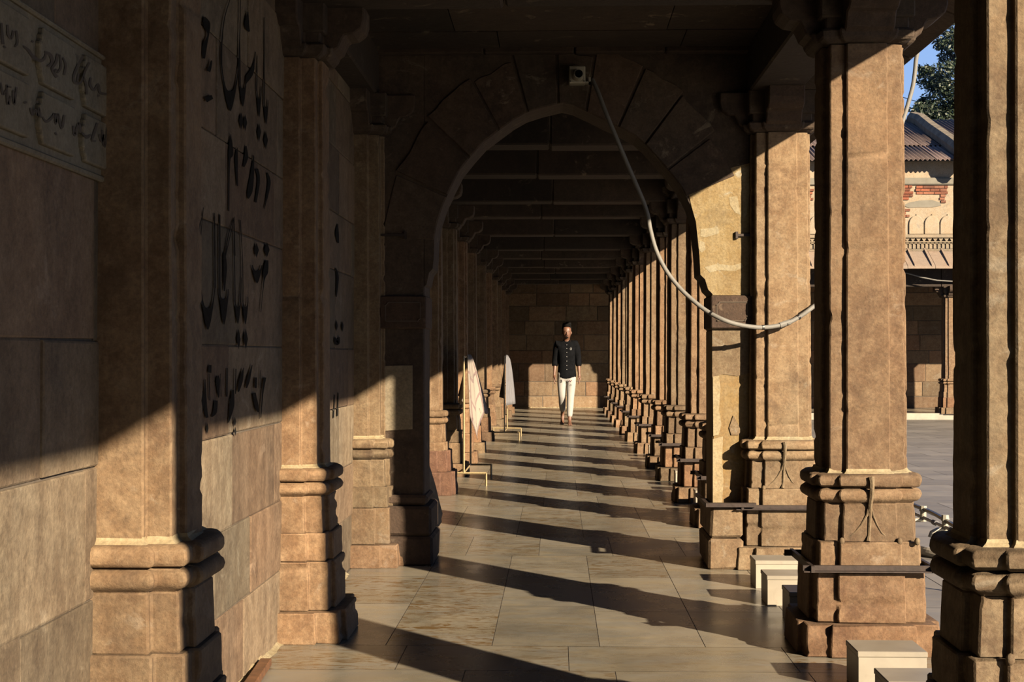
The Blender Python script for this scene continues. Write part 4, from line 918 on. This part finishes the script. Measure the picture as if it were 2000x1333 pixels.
cart = [((3.245, 3.50), (1.805, 1.932), [[(122, 240, 8), (150, 262, 14), (170, 292, 16), (208, 316, 18), (232, 304, 14), (240, 278, 9)], [(232, 268, 8), (262, 286, 18), (272, 325, 16), (246, 348, 10)], [(300, 280, 10), (292, 325, 14), (272, 360, 14), (298, 402, 16)], [(312, 285, 8), (318, 350, 12), (298, 380, 10)], [(328, 300, 9), (342, 340, 12), (334, 392, 12)], [(168, 212, 12), (172, 222, 12)], [(282, 372, 10), (300, 362, 10)]]),
        ((3.545, 3.81), (1.805, 1.932), [[(432, 292, 14), (404, 345, 13), (384, 400, 12), (392, 432, 12), (420, 430, 12), (432, 400, 9)], [(466, 325, 12), (446, 365, 12), (436, 400, 10), (448, 440, 12), (452, 492, 12)], [(474, 405, 9), (470, 440, 14), (490, 470, 12), (512, 440, 12), (522, 482, 14), (556, 492, 12)], [(410, 380, 10), (402, 430, 12)], [(508, 500, 10), (520, 496, 10)]]),
        ((2.945, 3.195), (1.805, 1.932), [[(8, 120, 12), (16, 230, 16)], [(40, 130, 12), (44, 180, 14), (60, 200, 12), (72, 160, 12)], [(85, 160, 12), (92, 220, 12), (76, 245, 9)], [(20, 240, 10), (30, 250, 10)]]),
        ((3.245, 3.50), (1.671, 1.789), [[(124, 536, 10), (140, 532, 10)], [(186, 528, 10), (200, 532, 10)], [(158, 562, 9), (172, 598, 13), (186, 570, 10), (196, 604, 12), (204, 560, 10), (212, 612, 9)], [(222, 608, 7), (242, 634, 14), (272, 612, 12), (284, 590, 11)], [(288, 590, 9), (292, 645, 13), (300, 592, 9)], [(304, 592, 9), (322, 668, 14), (336, 600, 11)], [(288, 690, 9), (296, 704, 9)]]),
        ((3.545, 3.81), (1.671, 1.789), [[(382, 655, 12), (390, 705, 14), (402, 660, 10), (412, 640, 12), (420, 692, 12)], [(428, 690, 8), (452, 716, 14), (474, 700, 8)], [(508, 640, 12), (492, 690, 14), (480, 730, 12), (500, 735, 8)], [(532, 676, 12), (545, 765, 13), (560, 665, 10)], [(516, 700, 10), (530, 740, 11), (540, 700, 9)]]),
        ((2.945, 3.195), (1.671, 1.789), [[(4, 430, 8), (16, 492, 12), (30, 470, 8)], [(36, 440, 9), (42, 545, 14), (56, 500, 9)], [(70, 470, 12), (74, 545, 14), (88, 455, 10)], [(36, 450, 9), (60, 455, 9)]]),
        ((2.645, 2.895), (1.805, 1.932), []), ((2.645, 2.895), (1.671, 1.789), []), ((2.345, 2.595), (1.805, 1.932), []), ((2.345, 2.595), (1.671, 1.789), [])]
for (ya, yb), (za, zb), st in cart: cartouche(ya, yb, za, zb, st)

# ------------------------------------------------------------------ the walking man
PX0, PY0 = PY(1107, 830, 25.8).x, 25.75
def skinned(name, chains, mat, parent=None, sub=2, mods=True):
    """chains: list of lists (point, radius or (rx, ry)); chain start may reference an earlier vertex by ('@', index)"""
    vs, es, rs = [], [], []
    for ch in chains:
        prev = None
        for it in ch:
            if it[0] == '@': prev = it[1]; continue
            vs.append(Vector(it[0]) + Vector((PX0, PY0, 0))); rs.append(it[1] if isinstance(it[1], tuple) else (it[1], it[1]))
            if prev is not None: es.append((prev, len(vs) - 1))
            prev = len(vs) - 1
    me = bpy.data.meshes.new(name); me.from_pydata([tuple(v) for v in vs], es, []); o = bpy.data.objects.new(name, me); C.objects.link(o)
    m = o.modifiers.new('skin', 'SKIN'); m.use_smooth_shade = True
    sv = me.skin_vertices[0].data if me.skin_vertices else None
    if sv is None:
        bm = bmesh.new(); bm.from_mesh(me); bm.verts.layers.skin.verify(); bm.to_mesh(me); bm.free(); sv = me.skin_vertices[0].data
    for i, r in enumerate(rs): sv[i].radius = r; sv[i].use_root = (i == 0)
    s = o.modifiers.new('sub', 'SUBSURF'); s.levels = sub; s.render_levels = sub
    me.materials.append(mat)
    if parent: o.parent = parent
    return o
# man faces -Y (towards the camera), so his right is at -X
def arm(s):
    sh, el, wr = Vector((s * .158, .0, 1.405)), Vector((s * .200, .035, 1.125)), Vector((s * .215, -.035 if s < 0 else .0, .875))
    return sh, el, wr
body = [[((0, 0, .93), (.115, .09)), ((0, 0, 1.08), (.105, .08)), ((0, 0, 1.24), (.125, .09)), ((0, .005, 1.37), (.10, .065)), ((0, .0, 1.445), (.055, .05)), ((0, -.012, 1.49), (.050, .052)), ((0, -.038, 1.53), (.066, .074)), ((0, -.032, 1.585), (.082, .098)), ((0, -.022, 1.645), (.088, .106)), ((0, -.012, 1.705), (.070, .085))]]
hands = []
for s in (-1, 1):
    sh, el, wr = arm(s)
    hd = (wr - el).normalized(); palm = wr + hd * .055 ; 
    base = sum(len([i for i in c if i[0] != '@']) for c in body)
    body.append([('@', 3), (tuple(sh), .034), (tuple((sh + el) / 2), .040), (tuple(el), .037), (tuple((el * .6 + wr * .4)), .036), (tuple(wr), (.026, .022)), (tuple(palm), (.021, .036)), (tuple(palm + hd * .035), (.018, .036))])
    pe = base + 6; pi = base + 5
    tip = palm + hd * .035
    for k, (off, ln) in enumerate(((-.028, .066), (-.010, .074), (.009, .070), (.027, .056))):
        a = tip + Vector((0, off, -.012)); b = a + hd * ln * .5 + Vector((-s * .006, 0, 0)); c = b + hd * ln * .45 + Vector((-s * .020, 0, 0))
        body.append([('@', pe), (tuple(a), .0095), (tuple(b), .009), (tuple(c), .0075)])
    a = palm + Vector((-s * .012, -.036, .005)); b = a + Vector((-s * .008, -.016, -.03)); c = b + Vector((-s * .006, -.006, -.026))
    body.append([('@', pi), (tuple(a), .0115), (tuple(b), .010), (tuple(c), .0085)])
def leg(s):
    if s < 0:   # his right leg, trailing: heel lifted
        return [Vector((-.085, .01, .86)), Vector((-.082, -.02, .50)), Vector((-.072, .20, .165)), Vector((-.078, .13, .045)), Vector((-.082, .055, .018)), Vector((-.085, .02, .016))]
    return [Vector((.082, 0, .86)), Vector((.062, -.07, .47)), Vector((.045, -.14, .085)), Vector((.048, -.215, .040)), Vector((.050, -.30, .022)), Vector((.052, -.345, .016))]
for s in (-1, 1):
    L = leg(s); base = sum(len([i for i in c if i[0] != '@']) for c in body)
    body.append([('@', 0), (tuple(L[0]), .085), (tuple((L[0] + L[1]) / 2), .068), (tuple(L[1]), .050), (tuple(L[1] * .6 + L[2] * .4), .048), (tuple(L[2]), .031), (tuple(L[3]), (.034, .028)), (tuple(L[4]), (.042, .018)), (tuple(L[5]), (.036, .013))])
    for k in range(5):
        q = L[5] + Vector(((k - 2) * .016, (-.012 if s > 0 else -.010) - (.012 if k == (1 if s < 0 else 1) else 0), -.002)); dirn = (L[5] - L[4]).normalized()
        body.append([('@', base + 7), (tuple(q), .0085), (tuple(q + dirn * .022), .0085)])
    heel = L[2] + (Vector((0, .045, -.055)) if s > 0 else Vector((0, .075, -.01)))
    body.append([('@', base + 4), (tuple(heel), .026)])
person = skinned('person', body, M['skin'])
tag(person, 'barefoot person walking down the passage in a black shirt and white trousers', 'person')
# clothes
sh = [[((0, 0, .775), (.185, .135)), ((0, 0, .87), (.180, .130)), ((0, 0, 1.05), (.158, .120)), ((0, 0, 1.22), (.168, .122)), ((0, .004, 1.355), (.160, .104)), ((0, .004, 1.43), (.090, .070)), ((0, -.004, 1.462), (.066, .062))]]
for s in (-1, 1):
    a, b, c = arm(s); sh.append([('@', 4), (tuple(a + Vector((-s * .010, 0, -.002))), (.084, .076)), (tuple(a * .75 + b * .25), .076), (tuple((a + b) / 2), .068), (tuple(b), .058), (tuple(b * .72 + c * .28), .058), (tuple(b * .52 + c * .48), .060)])
shirt = skinned('shirt', sh, M['shirt'], person)
tr = [[((0, 0, .98), (.150, .112)), ((0, 0, .86), (.152, .112))]]
for s in (-1, 1):
    L = leg(s); e = .80 if s < 0 else .90
    tr.append([('@', 1), (tuple(L[0] + Vector((0, 0, -.07))), .098), (tuple((L[0] + L[1]) / 2), .088), (tuple(L[1]), .068), (tuple(L[1] * .6 + L[2] * .4), .066), (tuple(L[1] * .3 + L[2] * .7), .055), (tuple(L[1] * (1 - e) + L[2] * e), .048)])
trous = skinned('trousers', tr, M['trousers'], person)
O = Vector((PX0, PY0, 0))
def onp(mb, c, r): mb.ball(O + Vector(c), r, 12, 8)
mb = MB(); onp(mb, (0, .008, 1.678), (.086, .092, .072)); onp(mb, (0, -.034, 1.728), (.080, .074, .044)); onp(mb, (.022, -.060, 1.748), (.056, .045, .036)); onp(mb, (0, .040, 1.62), (.078, .058, .064))
for s in (-1, 1): onp(mb, (s * .070, -.018, 1.628), (.010, .026, .035))
for k in range(40):
    a = random.uniform(-1.2, 1.2); q = Vector((math.sin(a) * .06, -.03 - .05 * math.cos(a), 1.73)); mb.tube([O + q, O + q + Vector((math.sin(a) * .008, -.012, .025)), O + q + Vector((math.sin(a) * .015, -.006, .038))], [.008, .006, .002], 5)
mb.build('hair', M['hair'], person, smooth=True)
fy = -.134
mb = MB()
mb.add([O + Vector(v) for v in ((-.012, fy + .018, 1.565), (.012, fy + .018, 1.565), (0, fy - .012, 1.562), (-.006, fy + .02, 1.612), (.006, fy + .02, 1.612), (0, fy + .008, 1.61), (0, fy + .02, 1.555))], [(0, 1, 2), (0, 2, 5, 3), (1, 4, 5, 2), (0, 1, 6), (3, 5, 4)])
onp(mb, (0, fy + .004, 1.566), (.011, .010, .008)); mb.build('nose', M['skin'], person)
for s in (-1, 1):
    mb = MB(); onp(mb, (s * .030, fy + .028, 1.606), (.013, .008, .005)); mb.build('eye', M['eye'], person)
    mb = MB(); mb.tube([O + Vector((s * .014, fy + .02, 1.621)), O + Vector((s * .032, fy + .019, 1.626)), O + Vector((s * .048, fy + .032, 1.619))], [.003, .004, .002], 6); mb.build('eyebrow', M['hair'], person)
    mb = MB(); onp(mb, (s * .079, -.022, 1.592), (.010, .018, .029)); mb.build('ear', M['skin'], person)
mb = MB(); onp(mb, (0, fy + .020, 1.541), (.022, .009, .006)); mb.build('mouth', M['lip'], person)
mb = MB(); mb.tube([O + Vector((-.024, fy + .022, 1.551)), O + Vector((0, fy + .010, 1.554)), O + Vector((.024, fy + .022, 1.551))], .004, 6); onp(mb, (0, fy + .036, 1.513), (.030, .020, .014)); mb.build('beard', M['hair'], person, smooth=True)
mb = MB()
for s in (-1, 1):
    mb.add([O + Vector(v) for v in ((s * .004, -.088, 1.395), (s * .055, -.075, 1.425), (s * .062, -.02, 1.468), (s * .050, -.045, 1.478), (s * .012, -.082, 1.43))], [(0, 1, 2, 3, 4)])
mb.build('collar', M['shirt'], shirt)
mb = MB()
for z in (1.385, 1.325, 1.255, 1.18, 1.105, 1.03, .96): mb = MB(); mb.tube([O + Vector((0, -.09, z)), O + Vector((0, -.126 if z < 1.3 else -.108, z))], .006, 8); mb.build('button', M['white'], shirt)
mb = MB(); c = O + Vector((.068, -.104, 1.315))
for k in range(10):
    a, b_ = 2 * math.pi * k / 10, 2 * math.pi * (k + 1) / 10
    mb.tube([c + Vector((.013 * math.cos(a), 0, .018 * math.sin(a))), c + Vector((.013 * math.cos(b_), 0, .018 * math.sin(b_)))], .004, 4)
mb.tube([c + Vector((0, -.002, .018)), c + Vector((.003, -.002, .030))], .004, 4); mb.build('chest_emblem', M['white'], shirt)
mb = MB(); c = O + Vector((.068, -.108, .665))
for dz, r in ((.020, .013), (-.012, .018)):
    for k in range(10):
        a, b_ = 2 * math.pi * k / 10, 2 * math.pi * (k + 1) / 10
        mb.tube([c + Vector((r * math.cos(a), 0, dz + r * .95 * math.sin(a))), c + Vector((r * math.cos(b_), 0, dz + r * .95 * math.sin(b_)))], .0045, 4)
c = O + Vector((-.105, -.090, .76)); mb.tube([c + Vector((0, 0, -.025)), c + Vector((0, 0, .025)), c + Vector((.018, 0, .02)), c + Vector((.02, 0, -.02)), c + Vector((0, 0, -.025))], .004, 4)
c = O + Vector((.10, -.088, .73)); mb.tube([c + Vector((-.02, 0, .01)), c + Vector((0, -.005, -.006)), c + Vector((.02, 0, .012))], .004, 4)
mb.build('trouser_print', M['eye'], trous)
mb = MB(); c = O + Vector((.062, -.108, .76)); mb.tube([c + Vector((-.025, 0, -.01)), c + Vector((-.01, 0, .014)), c + Vector((.006, 0, -.008)), c + Vector((.026, 0, .016))], .005, 4); mb.build('pink_print', M['pink_print'], trous)
